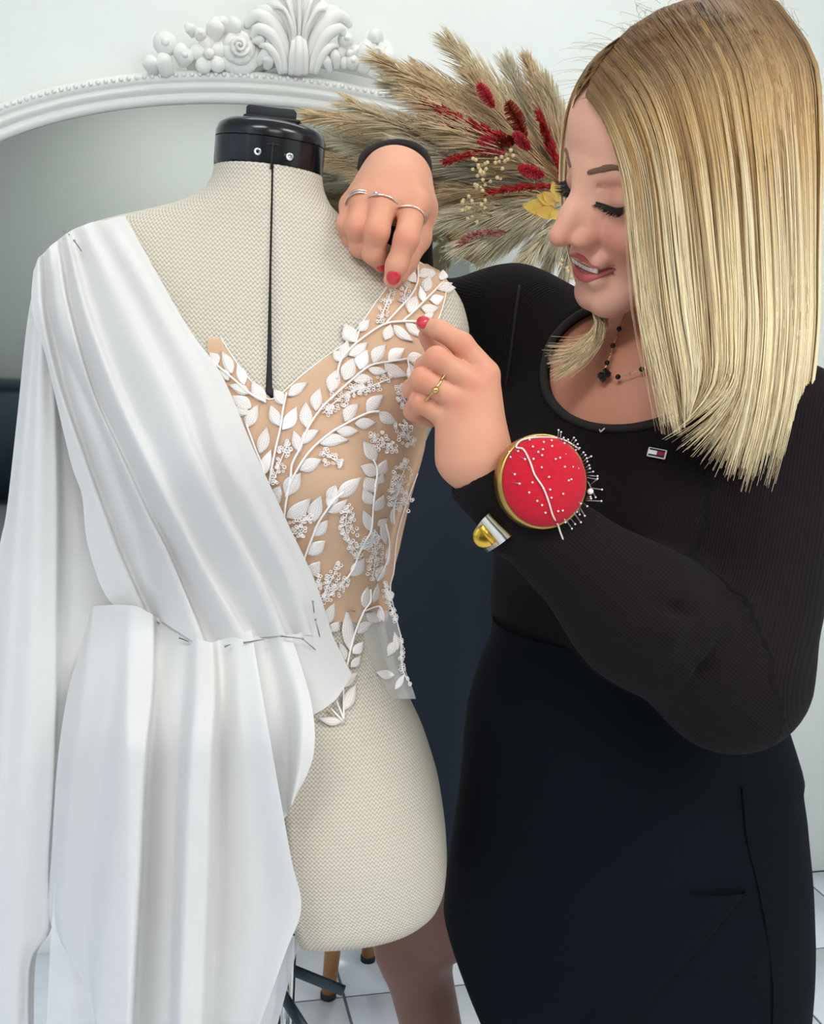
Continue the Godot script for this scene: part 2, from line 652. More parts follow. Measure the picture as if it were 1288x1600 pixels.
func room() -> void:
	var T := 0.12
	slab("wall_back", Vector3(XL - T, 0, -0.03 - T), Vector3(XR + T, CEIL, -0.03), mats.wall_paint)
	slab("wall_right", Vector3(XR, 0, -0.03), Vector3(XR + T, CEIL, ZF), mats.wall_paint)
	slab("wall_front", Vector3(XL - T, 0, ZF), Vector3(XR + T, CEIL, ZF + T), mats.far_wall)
	slab("ceiling", Vector3(XL - T, CEIL, -0.03 - T), Vector3(XR + T, CEIL + T, ZF + T), mats.wall_paint)
	# left wall with two openings
	var wl := slab("wall_left", Vector3(XL - T, 0, -0.03), Vector3(XL, 0.45, ZF), mats.wall_paint)
	var spans := [[1.0, 2.7], [3.2, 4.9]]
	slab("wall_top", Vector3(XL - T, 2.35, -0.03), Vector3(XL, CEIL, ZF), mats.wall_paint, wl)
	slab("wall_pier", Vector3(XL - T, 0.45, -0.03), Vector3(XL, 2.35, 1.0), mats.wall_paint, wl)
	slab("wall_pier", Vector3(XL - T, 0.45, 2.7), Vector3(XL, 2.35, 3.2), mats.wall_paint, wl)
	slab("wall_pier", Vector3(XL - T, 0.45, 4.9), Vector3(XL, 2.35, ZF), mats.wall_paint, wl)
	var n := 0
	for s in spans:
		n += 1
		var wn := Node3D.new()
		wn.name = "window_%d" % n
		add_child(wn)
		wn.transform = room_tf()
		wn.set_meta("kind", "structure")
		for z in [s[0], (s[0] + s[1]) * 0.5 - 0.03, s[1] - 0.06]:
			slab("window_frame", Vector3(XL - 0.08, 0.45, z), Vector3(XL - 0.02, 2.35, z + 0.06), mats.white_metal, wn)
		for y in [0.45, 2.29]:
			slab("window_frame", Vector3(XL - 0.08, y, s[0]), Vector3(XL - 0.02, y + 0.06, s[1]), mats.white_metal, wn)
		var g := MB.new()
		g.grid(PackedVector3Array([Vector3(XL - 0.05, 0.5, s[0]), Vector3(XL - 0.05, 0.5, s[1]), Vector3(XL - 0.05, 2.3, s[0]), Vector3(XL - 0.05, 2.3, s[1])]), 2, 2)
		part("pane", g, mats.pane, wn)
	# floor: a screed of grout with square tiles proud of it
	var fl := slab("floor", Vector3(XL - T, -T, -0.03 - T), Vector3(XR + T, -0.003, ZF + T), mats.grout)
	var tl := MB.new()
	var s0 := 0.33
	tl.box(Transform3D(Basis(), Vector3(0, -0.004, 0)), Vector3(s0 - 0.006, 0.008, s0 - 0.006), 0.0015)
	var tm: ArrayMesh = tl.mesh()
	tm.surface_set_material(0, mats.tile)
	for j in 12:
		for k in 13:
			var o := MeshInstance3D.new()
			o.mesh = tm
			o.name = "floor_tile"
			o.position = Vector3(XL + s0 * (k + 0.5) + 0.1, 0, s0 * (j + 0.5) - 0.03)
			fl.add_child(o, true)
	# glowing meshes of the added fill panels under the ceiling
	for q in FILL_PANELS:
		var p := thing("added_fill_panel", ["added white fill light panel on the ceiling, on the window side", "added white fill light panel on the ceiling, away from the windows", "added wide white fill light panel on the ceiling near the sideboard", "added narrow white panel on the ceiling, brightening the wall above the mirror"][FILL_PANELS.find(q)], "added fill light")
		p.transform = room_tf() * Transform3D(Basis(), Vector3(q[0], CEIL, q[1]))
		slab("fill_panel_housing", Vector3(-q[2] * 0.5 - 0.03, -0.02, -q[3] * 0.5 - 0.03), Vector3(q[2] * 0.5 + 0.03, -0.001, q[3] * 0.5 + 0.03), mats.white_metal, p)
		slab("glowing_fill_panel", Vector3(-q[2] * 0.5, -0.03, -q[3] * 0.5), Vector3(q[2] * 0.5, -0.02, q[3] * 0.5), mats.fill_panel_glow, p)

# a spot of the view on the plane of the mirror, in the mirror's own x, y
func mw(px: float, py: float) -> Vector2:
	var n := Vector3(sin(deg_to_rad(YAW)), 0, cos(deg_to_rad(YAW)))
	var d := CB * Vector3((px - 644.0) / F, -(py - 800.0) / F, -1.0)
	var p := CP + d * ((ORG - CP).dot(n) / d.dot(n))
	return Vector2((p - ORG).dot(Vector3(n.z, 0, -n.x)), p.y)

func arch(x: float, grow: float) -> float:
	# height of the glass edge, or of a line 'grow' outside it
	var a := 0.75 + grow
	var b := 0.343 + grow
	return 1.516 + b * sqrt(maxf(0.0, 1.0 - pow((x + 0.03) / a, 2.0)))

func mirror() -> void:
	var t := thing("arched_mirror", "large arched mirror in a white moulded frame with a carved flower crest", "mirror", ORG)
	t.rotation.y = deg_to_rad(YAW)
	# outline points, from bottom left round to bottom right
	var path := []
	var nrm := []
	for y in [0.03, 0.5, 1.0, 1.4]:
		path.append(Vector2(-0.78, y)); nrm.append(Vector2(-1, 0))
	for k in 61:
		var an := PI - PI * k / 60.0
		path.append(Vector2(-0.03 + 0.75 * cos(an), 1.516 + 0.343 * sin(an)))
		nrm.append(Vector2(0.343 * cos(an), 0.75 * sin(an)).normalized())
	for y in [1.4, 1.0, 0.5, 0.03]:
		path.append(Vector2(0.72, y)); nrm.append(Vector2(1, 0))
	# glass
	var g := MB.new()
	var c0 := g.vert(Vector3(-0.03, 1.0, 0.004))
	var ids := []
	for p in path:
		ids.append(g.vert(Vector3(p.x, p.y, 0.004)))
	for k in ids.size():
		g.tri(c0, ids[k], ids[(k + 1) % ids.size()])
	part("mirror_glass", g, mats.mirror_silver, t)
	# moulding: profile (outward, height off the wall)
	var prof := [[-0.004, 0.004], [-0.004, 0.012], [0.002, 0.017], [0.008, 0.018], [0.013, 0.014], [0.015, 0.014], [0.017, 0.020], [0.022, 0.026], [0.027, 0.027], [0.031, 0.023], [0.033, 0.022], [0.035, 0.027], [0.040, 0.031], [0.046, 0.031], [0.052, 0.028], [0.055, 0.024], [0.058, 0.016], [0.058, -0.02]]
	var P := PackedVector3Array()
	for q in prof:
		for k in path.size():
			var o: Vector2 = path[k] + nrm[k] * q[0]
			P.append(Vector3(o.x, o.y, q[1]))
	var m := MB.new()
	m.grid(P, path.size(), prof.size(), 1, 1, false, true)
	part("frame_moulding", m, mats.mirror_paint, t)
	m = MB.new()
	m.box(Transform3D(Basis(), Vector3(-0.03, 0.015, 0.01)), Vector3(1.6, 0.06, 0.06), 0.01)
	part("frame_base", m, mats.mirror_paint, t)
	# bead row along the arch
	m = MB.new()
	for k in 150:
		var an := PI - PI * (k + 0.5) / 150.0
		var nn := Vector2(0.343 * cos(an), 0.75 * sin(an)).normalized()
		var o := Vector2(-0.03 + 0.75 * cos(an), 1.516 + 0.343 * sin(an)) + nn * 0.046
		m.ball(Vector3(o.x, o.y, 0.032), Basis().scaled(Vector3(0.0048, 0.0048, 0.004)), 4, 6)
	tag(part("bead_row", m, mats.mirror_paint, t), "row of small white beads along the moulding", "", "", "stuff")
	crest(t)

func mtube(t: Node, called: String, pts: Array, radii: Array, z: float, dz: float, squash := 0.6) -> MeshInstance3D:
	# a carved rib through spots of the view, rising dz off the frame in its middle
	var Q := []
	for p in pts:
		var a := mw(p[0], p[1])
		Q.append(Vector3(a.x, a.y, 0))
	var n := 12
	Q = curve(Q, n)
	var R := []
	for k in n:
		var f := float(k) / (n - 1)
		Q[k].z = z + dz * sin(PI * f * 0.8)
		var g := f * (radii.size() - 1)
		var i := mini(int(g), radii.size() - 2)
		R.append(lerpf(radii[i], radii[i + 1], g - i))
	# round the end off
	var last: Vector3 = Q[n - 1]
	var dir: Vector3 = (Q[n - 1] - Q[n - 2]).normalized()
	var r: float = R[n - 1]
	for f in [0.5, 0.8, 0.97]:
		Q.append(last + dir * r * f); R.append(r * sqrt(1.0 - f * f) + 0.0003)
	var m := MB.new()
	m.tube(Q, R, 10, squash, Vector3(0, 0, 1))
	return part(called, m, mats.mirror_paint, t)

func crest(t: Node) -> void:
	var cr := MeshInstance3D.new()
	var m := MB.new()
	# backing plate
	var pl := []
	for p in [[300, 118], [330, 98], [380, 105], [425, 92], [462, 70], [500, 92], [540, 100], [590, 112]]:
		var a := mw(p[0], p[1])
		pl.append(Vector3(a.x, a.y, 0.012))
	m.tube(curve(pl, 16), [0.02], 8, 0.5, Vector3(0, 0, 1))
	cr.name = "crest"
	cr.mesh = m.mesh()
	cr.mesh.surface_set_material(0, mats.mirror_paint)
	t.add_child(cr)
	var M := 1.0
	# fan of fluted lobes
	for q in [[[452, 60], [440, 30], [425, 18], 0.010], [[455, 55], [445, 20], [436, -2], 0.011], [[462, 55], [461, 10], [460, -14], 0.013], [[469, 55], [478, 20], [487, 0], 0.011], [[472, 60], [486, 32], [500, 22], 0.010]]:
		mtube(cr, "fan_lobe", [[q[0][0], q[0][1] + 30], q[0], q[1], q[2]], [0.006, 0.009, q[3] * 1.2, q[3] * 1.5], 0.03, 0.022, 0.8)
		mtube(cr, "fan_flute", [[q[0][0], q[0][1] + 20], q[0], q[1], [q[2][0], q[2][1] + 4]], [0.003, 0.004, q[3] * 0.5], 0.043, 0.024, 0.6)
	for s in [-1, 1]:
		# curling leaves left and right of the stalk
		var x := func(d: float) -> float: return 462.0 + s * d
		mtube(cr, "curled_leaf", [[x.call(14), 118], [x.call(20), 85], [x.call(36), 52], [x.call(62), 34], [x.call(78), 46]], [0.009, 0.012, 0.015, 0.014, 0.008], 0.03, 0.020, 0.7)
		mtube(cr, "curled_leaf", [[x.call(20), 120], [x.call(27), 92], [x.call(42), 66], [x.call(62), 56], [x.call(70), 66]], [0.008, 0.010, 0.012, 0.011, 0.006], 0.036, 0.022, 0.7)
		mtube(cr, "curled_leaf", [[x.call(26), 121], [x.call(34), 100], [x.call(46), 84], [x.call(58), 80]], [0.006, 0.008, 0.008, 0.005], 0.036, 0.020, 0.7)
		mtube(cr, "curled_leaf", [[x.call(8), 90], [x.call(16), 55], [x.call(38), 30], [x.call(58), 24]], [0.008, 0.012, 0.014, 0.010], 0.026, 0.018, 0.7)
		mtube(cr, "stalk_fold", [[x.call(9), 121], [x.call(9), 95], [x.call(6), 66]], [0.009, 0.008, 0.006], 0.036, 0.018, 0.7)
	mtube(cr, "stalk", [[462, 122], [462, 95], [462, 70]], [0.010, 0.009, 0.008], 0.040, 0.02, 0.8)
	# roses, buds and leaves
	rose(cr, 371, 82, 0.047)
	rose(cr, 583, 94, 0.040)
	blossom(cr, 325, 92, 0.036)
	blossom(cr, 541, 92, 0.028)
	for q in [[258, 76, 0.024], [288, 96, 0.018], [535, 70, 0.017], [545, 104, 0.015], [312, 62, 0.013]]:
		var a := mw(q[0], q[1])
		m = MB.new()
		m.ball(Vector3(a.x, a.y, 0.04), Basis().scaled(Vector3(q[2], q[2], 0.016)), 8, 12)
		m.ball(Vector3(a.x, a.y, 0.054), Basis().scaled(Vector3(q[2] * 0.35, q[2] * 0.35, 0.006)), 6, 8)
		part("bud", m, mats.mirror_paint, cr)
	for q in [[[262, 122], [254, 104], [246, 96], 0.015], [[240, 118], [236, 106], [233, 96], 0.014], [[288, 108], [283, 90], [283, 78], 0.014], [[302, 62], [296, 54], [290, 48], 0.009], [[330, 70], [335, 52], [336, 38], 0.015], [[345, 60], [347, 45], [343, 36], 0.010], [[400, 105], [412, 92], [424, 78], 0.009], [[352, 56], [365, 48], [372, 44], 0.014], [[396, 60], [402, 70], [406, 78], 0.013], [[415, 112], [416, 102], [414, 94], 0.010], [[512, 118], [505, 104], [500, 92], 0.008], [[522, 112], [518, 96], [512, 82], 0.009], [[560, 118], [566, 92], [568, 72], 0.016], [[590, 70], [580, 66], [572, 72], 0.014], [[596, 112], [600, 98], [602, 84], 0.014]]:
		mtube(cr, "carved_leaf", [q[0], q[1], q[2]], [q[3] * 0.8, q[3] * 1.3, q[3] * 0.5], 0.032, 0.016, 0.55)

func rose(cr: Node, px: float, py: float, r: float) -> void:
	var a := mw(px, py)
	for ring in [[r, 6, 0.42, 0.030], [r * 0.66, 5, 0.40, 0.040], [r * 0.38, 4, 0.36, 0.048]]:
		for k in ring[1]:
			var an: float = TAU * k / ring[1] + ring[0] * 40.0
			var m := MB.new()
			var d := Vector3(cos(an), sin(an), 0)
			var sd := Vector3(-sin(an), cos(an), 0)
			m.ball(Vector3(a.x, a.y, ring[3]) + d * ring[0] * 0.62, Basis(d * ring[0] * 0.48, sd * ring[0] * 0.66, Vector3(0, 0, 0.010)) * Basis(Vector3.UP, -0.5), 7, 10)
			part("rose_petal", m, mats.mirror_paint, cr)
	var m := MB.new()
	var sp := []
	for k in 26:
		var an := k * 0.5
		sp.append(Vector3(a.x + cos(an) * r * 0.018 * k * 0.9, a.y + sin(an) * r * 0.018 * k * 0.9, 0.062 - 0.0004 * k))
	m.tube(sp, [r * 0.09], 6)
	part("rose_heart", m, mats.mirror_paint, cr)

func blossom(cr: Node, px: float, py: float, r: float) -> void:
	var a := mw(px, py)
	for k in 5:
		var an := TAU * k / 5.0 + 0.5
		var d := Vector3(cos(an), sin(an), 0)
		var m := MB.new()
		m.ball(Vector3(a.x, a.y, 0.036) + d * r * 0.62, Basis(d * r * 0.5, Vector3(-sin(an), cos(an), 0) * r * 0.46, Vector3(0, 0, 0.010)), 7, 10)
		part("blossom_petal", m, mats.mirror_paint, cr)
	var m := MB.new()
	m.ball(Vector3(a.x, a.y, 0.046), Basis().scaled(Vector3(r * 0.3, r * 0.3, 0.010)), 6, 10)
	part("blossom_heart", m, mats.mirror_paint, cr)

func background_furniture() -> void:
	# a dark teal row of cupboards along the far wall, seen in the mirror
	var t := thing("sideboard", "long dark teal sideboard at the far wall, seen in the mirror", "sideboard")
	t.transform = room_tf() * Transform3D(Basis(), Vector3(0.0, 0, ZF - 0.55))
	slab("sideboard_body", Vector3(XL + 0.05, 0.06, 0.0), Vector3(XR - 0.05, 0.84, 0.5), mats.teal_cabinet, t)
	slab("sideboard_top", Vector3(XL + 0.03, 0.84, -0.02), Vector3(XR - 0.03, 0.88, 0.52), mats.teal_cabinet, t)
	slab("plinth", Vector3(XL + 0.08, 0.0, 0.04), Vector3(XR - 0.08, 0.06, 0.46), mats.black_core, t)
	for k in 8:
		var x := XL + 0.08 + k * (XR - XL - 0.16) / 8.0
		var d := slab("cupboard_door", Vector3(x + 0.006, 0.09, -0.02), Vector3(x + (XR - XL - 0.16) / 8.0 - 0.006, 0.81, 0.0), mats.teal_cabinet, t)
		slab("door_handle", Vector3(x + 0.05, 0.5, -0.04), Vector3(x + 0.06, 0.64, -0.02), mats.chrome, d)
	# wooden stool behind the form
	var st := thing("wooden_stool", "wooden stool standing on the tiles behind the dress form", "stool")
	var foot := [w(513, 1556, -2.02), w(643, 1556, -2.0), w(560, 1500, -2.2)]
	var ctr := Vector3.ZERO
	for f in 3:
		foot[f] = on_floor([Vector2(513, 1558), Vector2(641, 1556), Vector2(575, 1500)][f])
		ctr += foot[f] / 3.0
	st.position = ctr
	var m := MB.new()
	m.lathe(Transform3D(Basis(), Vector3(0, 0.44, 0)), [Vector2(0.0, 0.0), Vector2(0.15, 0.0), Vector2(0.158, 0.008), Vector2(0.158, 0.022), Vector2(0.15, 0.03), Vector2(0.0, 0.03)], 28)
	part("stool_seat", m, mats.oak, st)
	for f in 3:
		m = MB.new()
		var o: Vector3 = foot[f] - ctr
		m.tube([o + Vector3(0, 0.012, 0), o + Vector3(0, 0.2, 0) - o * 0.12, Vector3(o.x * 0.6, 0.445, o.z * 0.6)], [0.015, 0.019, 0.02], 12)
		var lg := part("leg", m, mats.oak, st)
		m = MB.new()
		m.tube([o, o + Vector3(0, 0.012, 0)], [0.017], 12)
		part("leg_tip", m, mats.black_core, lg)

func added_garment_rail() -> void:
	# added rail and dark dress, standing in for an unidentified dark area here
	var zr := -1.72
	var a := w(690, 600, zr)
	var b := w(905, 600, zr)
	var top := maxf(a.y, b.y) - 0.02
	var t := thing("added_garment_rail", "added low black rail that carries the stand-in dress behind the form", "clothes rail", Vector3((a.x + b.x) * 0.5, 0, zr))
	var hw := (b.x - a.x) * 0.5
	var m := MB.new()
	m.tube([Vector3(-hw, top, 0), Vector3(hw, top, 0)], [0.010], 12)
	part("rail", m, mats.black_steel, t)
	for s in [-1, 1]:
		m = MB.new()
		m.tube([Vector3(s * hw, 0.02, 0), Vector3(s * hw, top, 0)], [0.011], 12)
		part("post", m, mats.black_steel, t)
		m = MB.new()
		m.tube([Vector3(s * hw, 0.014, -0.2), Vector3(s * hw, 0.014, 0.2)], [0.014], 10)
		part("foot", m, mats.black_steel, t)
	var d := thing("stand_in_dress", "added dark teal dress standing in for the unidentified dark area behind the form", "dress", Vector3(w(708, 700, zr).x, 0, zr))
	var P := PackedVector3Array()
	var hem := w(700, 1425, zr).y
	for k in 40:
		var f := k / 39.0
		var y := lerpf(top - 0.05, hem, f)
		var wd := lerpf(0.13, 0.17, f)
		for c in 72:
			var an := TAU * c / 72.0
			var fold := 1.0 + 0.10 * sin(an * 11.0) * smoothstep(0.1, 0.5, f)
			P.append(Vector3(sin(an) * wd, y - 0.012 * absf(sin(an)) * (1.0 - f), cos(an) * (0.03 + 0.03 * f) * fold))
	m = MB.new()
	m.grid(P, 72, 40, 1, 1, true)
	part("dress_body", m, mats.teal_cloth, d)
	m = MB.new()
	m.tube(curve([Vector3(-0.12, top - 0.055, 0), Vector3(0, top - 0.035, 0), Vector3(0.12, top - 0.055, 0)], 12), [0.008], 8)
	m.tube(curve([Vector3(0, top - 0.035, 0), Vector3(0, top - 0.012, 0), Vector3(0.01, top + 0.012, 0), Vector3(-0.008, top + 0.014, 0), Vector3(-0.016, top, 0)], 16), [0.0025], 6)
	part("hanger", m, mats.chrome, d)

func on_floor(q: Vector2) -> Vector3:
	var d := CB * Vector3((q.x - 644.0) / F, -(q.y - 800.0) / F, -1.0)
	return CP + d * (-CP.y / d.y)

# ---------------------------------------------------------------- dress form
# rows: spot height, axis, half width (px at one metre), depth in front and behind, roundness
const FR := [[250, 420, 79, 0.050, 0.050, 2.0], [285, 420, 83, 0.052, 0.052, 2.0], [310, 419, 96, 0.055, 0.055, 2.0], [330, 417, 124, 0.058, 0.058, 2.0], [350, 414, 172, 0.060, 0.062, 2.0], [372, 410, 232, 0.064, 0.066, 2.0], [398, 407, 285, 0.070, 0.070, 2.1], [430, 404, 313, 0.078, 0.076, 2.3], [470, 403, 326, 0.087, 0.080, 2.4], [520, 402, 327, 0.097, 0.085, 2.4], [560, 402, 314, 0.106, 0.088, 2.3], [600, 402, 290, 0.113, 0.088, 2.2], [650, 404, 266, 0.117, 0.086, 2.1], [700, 408, 246, 0.114, 0.083, 2.1], [780, 412, 218, 0.100, 0.078, 2.1], [860, 416, 197, 0.088, 0.074, 2.1], [940, 420, 185, 0.082, 0.072, 2.1], [1000, 424, 191, 0.087, 0.078, 2.1], [1060, 430, 209, 0.097, 0.090, 2.1], [1130, 438, 236, 0.108, 0.105, 2.2], [1200, 444, 255, 0.117, 0.118, 2.3], [1270, 449, 264, 0.122, 0.122, 2.4], [1325, 452, 266, 0.123, 0.122, 2.4], [1365, 453, 262, 0.121, 0.120, 2.4], [1385, 454, 252, 0.114, 0.113, 2.4], [1395, 455, 234, 0.100, 0.100, 2.4], [1399, 455, 190, 0.075, 0.075, 2.4]]
const SEAM := [[250, 424, 427], [450, 420, 425], [560, 417, 426], [620, 414, 428], [900, 412, 434], [1150, 412, 440], [1270, 414, 450], [1330, 418, 456], [1365, 424, 468], [1385, 430, 480], [1400, 440, 505]]
const ZC := -1.0
var FT: Array = []   # world height downwards, axis, half width, front, back, roundness
const SHEAR := -0.075

func shear_at(y: float) -> float:
	return SHEAR * smoothstep(1.05, 1.40, y)

func form_table() -> void:
	for k in 120:
		var py := lerpf(250, 1399, pow(float(k) / 119.0, 1.0))
		var r := look(FR, py)
		var p := w(r[1], py, ZC)
		FT.append([-p.y, p.x, r[2] / F, r[3], r[4], r[5], py])

func bust(x: float, y: float, cx: float) -> float:
	var b := 0.0
	for s in [-1, 1]:
		var dx: float = (x - cx - 0.012 - s * 0.083) / 0.056
		var dy: float = (y - 1.275) / (0.062 if y > 1.275 else 0.075)
		b += exp(-dx * dx - dy * dy)
	return 0.024 * b

func form_row(y: float) -> Array:
	var a := 0
	var b := FT.size() - 1
	var q := -y
	if q <= FT[0][0]: return FT[0]
	if q >= FT[b][0]: return FT[b]
	while b - a > 1:
		var m := (a + b) / 2
		if FT[m][0] <= q: a = m
		else: b = m
	var t: float = (q - FT[a][0]) / (FT[b][0] - FT[a][0])
	var r := []
	for j in 7:
		r.append(lerpf(FT[a][j], FT[b][j], t))
	return r

func form_z(x: float, y: float, lim := 0.985) -> float:
	var r := form_row(y)
	var y2: float = y - shear_at(y) * (x - r[1])
	r = form_row(y2)
	var t := clampf((x - r[1]) / r[2], -lim, lim)
	var c := pow(1.0 - pow(absf(t), r[5]), 1.0 / r[5])
	return ZC + r[3] * c + bust(x, y2, r[1]) * sqrt(c)

# the point of the form's front under a spot of the view, lifted off it by off
func on_form(px: float, py: float, off := 0.0, lim := 0.985) -> Vector3:
	var z := -0.93
	for n in 9:
		var p := w(px, py, z)
		z = lerpf(z, form_z(p.x, p.y, lim), 0.75)
	return w(px, py, z + off)

func form_point(r: Array, phi: float) -> Vector3:
	var s := sin(phi)
	var c := cos(phi)
	var e: float = 2.0 / r[5]
	var x: float = r[2] * signf(s) * pow(absf(s), e)
	var z: float = (r[3] if c > 0 else r[4]) * signf(c) * pow(absf(c), e)
	var y: float = -r[0]
	var X: float = r[1] + x
	if c > 0:
		z += bust(X, y, r[1]) * sqrt(c)
	return Vector3(X, y + shear_at(y) * x, ZC + z)

func dress_form() -> void:
	form_table()
	var root := thing("dress_form", "adjustable linen dress form with a shiny black neck cap, wearing the half-made gown", "dress form")
	var rows := FT.size()
	for side in [1, -1]:
		var cols := 72
		var P := PackedVector3Array()
		var U := PackedVector2Array()
		for k in rows:
			var r: Array = FT[k]
			var sm := look(SEAM, r[6])
			var z: float = ZC + r[3]
			var ex: float = w(sm[2] if side > 0 else sm[1], r[6] + (1.0 - 0.88) * 60.0, z).x
			var t: float = clampf((ex - r[1]) / r[2], -0.9, 0.9)
			var p0: float = asin(signf(t) * pow(absf(t), r[5] / 2.0))
			var arc := 0.0
			var prev := Vector3.ZERO
			for c in cols:
				var f := float(c - 1) / (cols - 2)
				var phi: float = lerpf(p0, PI * side, maxf(f, 0.0))
				var p := form_point(r, phi)
				if c == 0:
					# the panel's own thickness at the gap
					p += (Vector3(r[1], p.y, ZC) - p).normalized() * 0.012
				if c > 1: arc += p.distance_to(prev)
				prev = p
				P.append(p)
				U.append(Vector2(arc * side + r[0], arc * side - r[0]) * 0.7071)
		var m := MB.new()
		m.grid(P, cols, rows, 1, 1, false, side < 0)
		# close the underside
		var b := (rows - 1) * cols
		var cc := m.vert(Vector3(FT[-1][1] + 0.03 * side, -FT[-1][0] - 0.002, ZC), Vector2.ZERO)
		U.append(Vector2.ZERO)
		for c in range(1, cols - 1):
			m.tri(cc, b + c, b + c + 1)
		m.uv = U
		part("body_panel", m, mats.linen, root)
	# dark inner core seen in the gap
	var m := MB.new()
	var P := PackedVector3Array()
	for k in rows:
		var r: Array = FT[k].duplicate()
		r[2] = maxf(r[2] * 0.8, r[2] - 0.03); r[3] -= 0.014; r[4] -= 0.014
		for c in 36:
			P.append(form_point(r, TAU * c / 36.0))
	m.grid(P, 36, rows - 3, 1, 1, true)
	part("inner_core", m, mats.black_core, root)
	# neck cap
	var nb := w(420, 262, ZC)
	var tilt := Basis(Vector3(0, 0, 1), atan(SHEAR * 0.8)) * Basis(Vector3.RIGHT, 0.03)
	var T := Transform3D(tilt, nb)
	var hgt := 0.038
	m = MB.new()
	m.lathe(T, [Vector2(0.0, -0.004), Vector2(0.0492, -0.004), Vector2(0.0497, 0.0), Vector2(0.0497, hgt * 0.55)], 48, 1.0, 1.03)
	var cp := part("neck_cap", m, mats.black_plastic, root)
	m = MB.new()
	m.lathe(T, [Vector2(0.0497, hgt * 0.57), Vector2(0.0497, hgt * 0.70), Vector2(0.0475, hgt * 0.86), Vector2(0.042, hgt * 0.97), Vector2(0.034, hgt * 1.01), Vector2(0.0, hgt * 1.03)], 48, 1.0, 1.03)
	part("cap_lid", m, mats.black_plastic, cp)
	m = MB.new()
	m.box(T * Transform3D(Basis(), Vector3(0.002, hgt * 1.0 + 0.005, 0.022)), Vector3(0.044, 0.012, 0.010), 0.002)
	m.box(T * Transform3D(Basis(), Vector3(0.004, hgt * 1.0 + 0.0005, 0.024)), Vector3(0.05, 0.003, 0.016), 0.001)
	part("cap_handle", m, mats.black_core, cp)
	for q in [Vector2(403, 237), Vector2(453, 245)]:
		m = MB.new()
		var o := w(q.x, q.y, ZC + 0.050)
		m.lathe(Transform3D(Basis(Vector3.RIGHT, PI / 2), o), [Vector2(0.0, 0.0012), Vector2(0.0014, 0.001), Vector2(0.0016, 0.0022), Vector2(0.0032, 0.002), Vector2(0.0034, 0.0), Vector2(0.0034, -0.004)], 14)
		part("screw", m, mats.chrome, cp)
	m = MB.new()
	m.box(Transform3D(tilt, w(425, 244, ZC + 0.0515)), Vector3(0.0012, 0.022, 0.002), 0.0003)
	m.box(Transform3D(tilt, w(427, 226, ZC + 0.0515)), Vector3(0.011, 0.0012, 0.002), 0.0003)
	part("cap_slot", m, mats.black_core, cp)
	# front gap tape: the dark wedge widening down to a knob under the lace
	m = MB.new()
	P = PackedVector3Array()
	for k in 40:
		var py := lerpf(262, 622, k / 39.0)
		var sm := look(SEAM, py)
		for e in [0, 1]:
			P.append(on_form(sm[1 + e], py, -0.0035))
	m.grid(P, 2, 40)
	part("gap_tape", m, mats.black_core, root)
	m = MB.new()
	m.ball(on_form(424, 614, 0.0), Basis().scaled(Vector3(0.006, 0.004, 0.003)), 6, 10)
	part("gap_knob", m, mats.black_core, root)
	# stand
	var ax: float = FT[-1][1]
	m = MB.new()
	m.tube([Vector3(ax, 0.9, ZC), Vector3(ax, 0.06, ZC)], [0.0075], 16)
	part("stand_pole", m, mats.chrome, root)
	m = MB.new()
	m.lathe(Transform3D(Basis(), Vector3(ax, 0.60, ZC)), [Vector2(0.008, 0.03), Vector2(0.016, 0.028), Vector2(0.02, 0.02), Vector2(0.02, -0.05), Vector2(0.014, -0.06), Vector2(0.008, -0.06)], 18)
	part("stand_hub", m, mats.black_steel, root)
	for k in 4:
		m = MB.new()
		var an := TAU * k / 4.0 + 0.4
		var d := Vector3(cos(an), 0, sin(an))
		var o := Vector3(ax, 0.56, ZC)
		var e := Vector3(ax, 0.02, ZC) + d * 0.28
		m.tube([o + d * 0.015, o.lerp(e, 0.5) + d * 0.03, e], [0.011], 8)
		var lg := part("leg", m, mats.black_steel, root)
		m = MB.new()
		m.ball(e, Basis().scaled(Vector3(0.018, 0.02, 0.018)), 6, 10)
		part("foot", m, mats.black_core, lg)
	# arms that hold the hip panels to the pole
	for q in [[w(448, 1512, -1.0), w(537, 1548, -1.0)], [w(436, 1545, -0.97), w(478, 1612, -0.92)], [w(448, 1528, -1.02), w(432, 1602, -1.0)]]:
		m = MB.new()
		m.tube([q[0], q[1]], [0.0065], 8, 0.7, Vector3(0, 0, 1))
		part("spread_arm", m, mats.black_steel, root)
	m = MB.new()
	m.box(Transform3D(Basis(Vector3.BACK, 0.1), w(459, 1288, -0.955)), Vector3(0.02, 0.04, 0.02), 0.004)
	part("panel_bracket", m, mats.black_core, root)

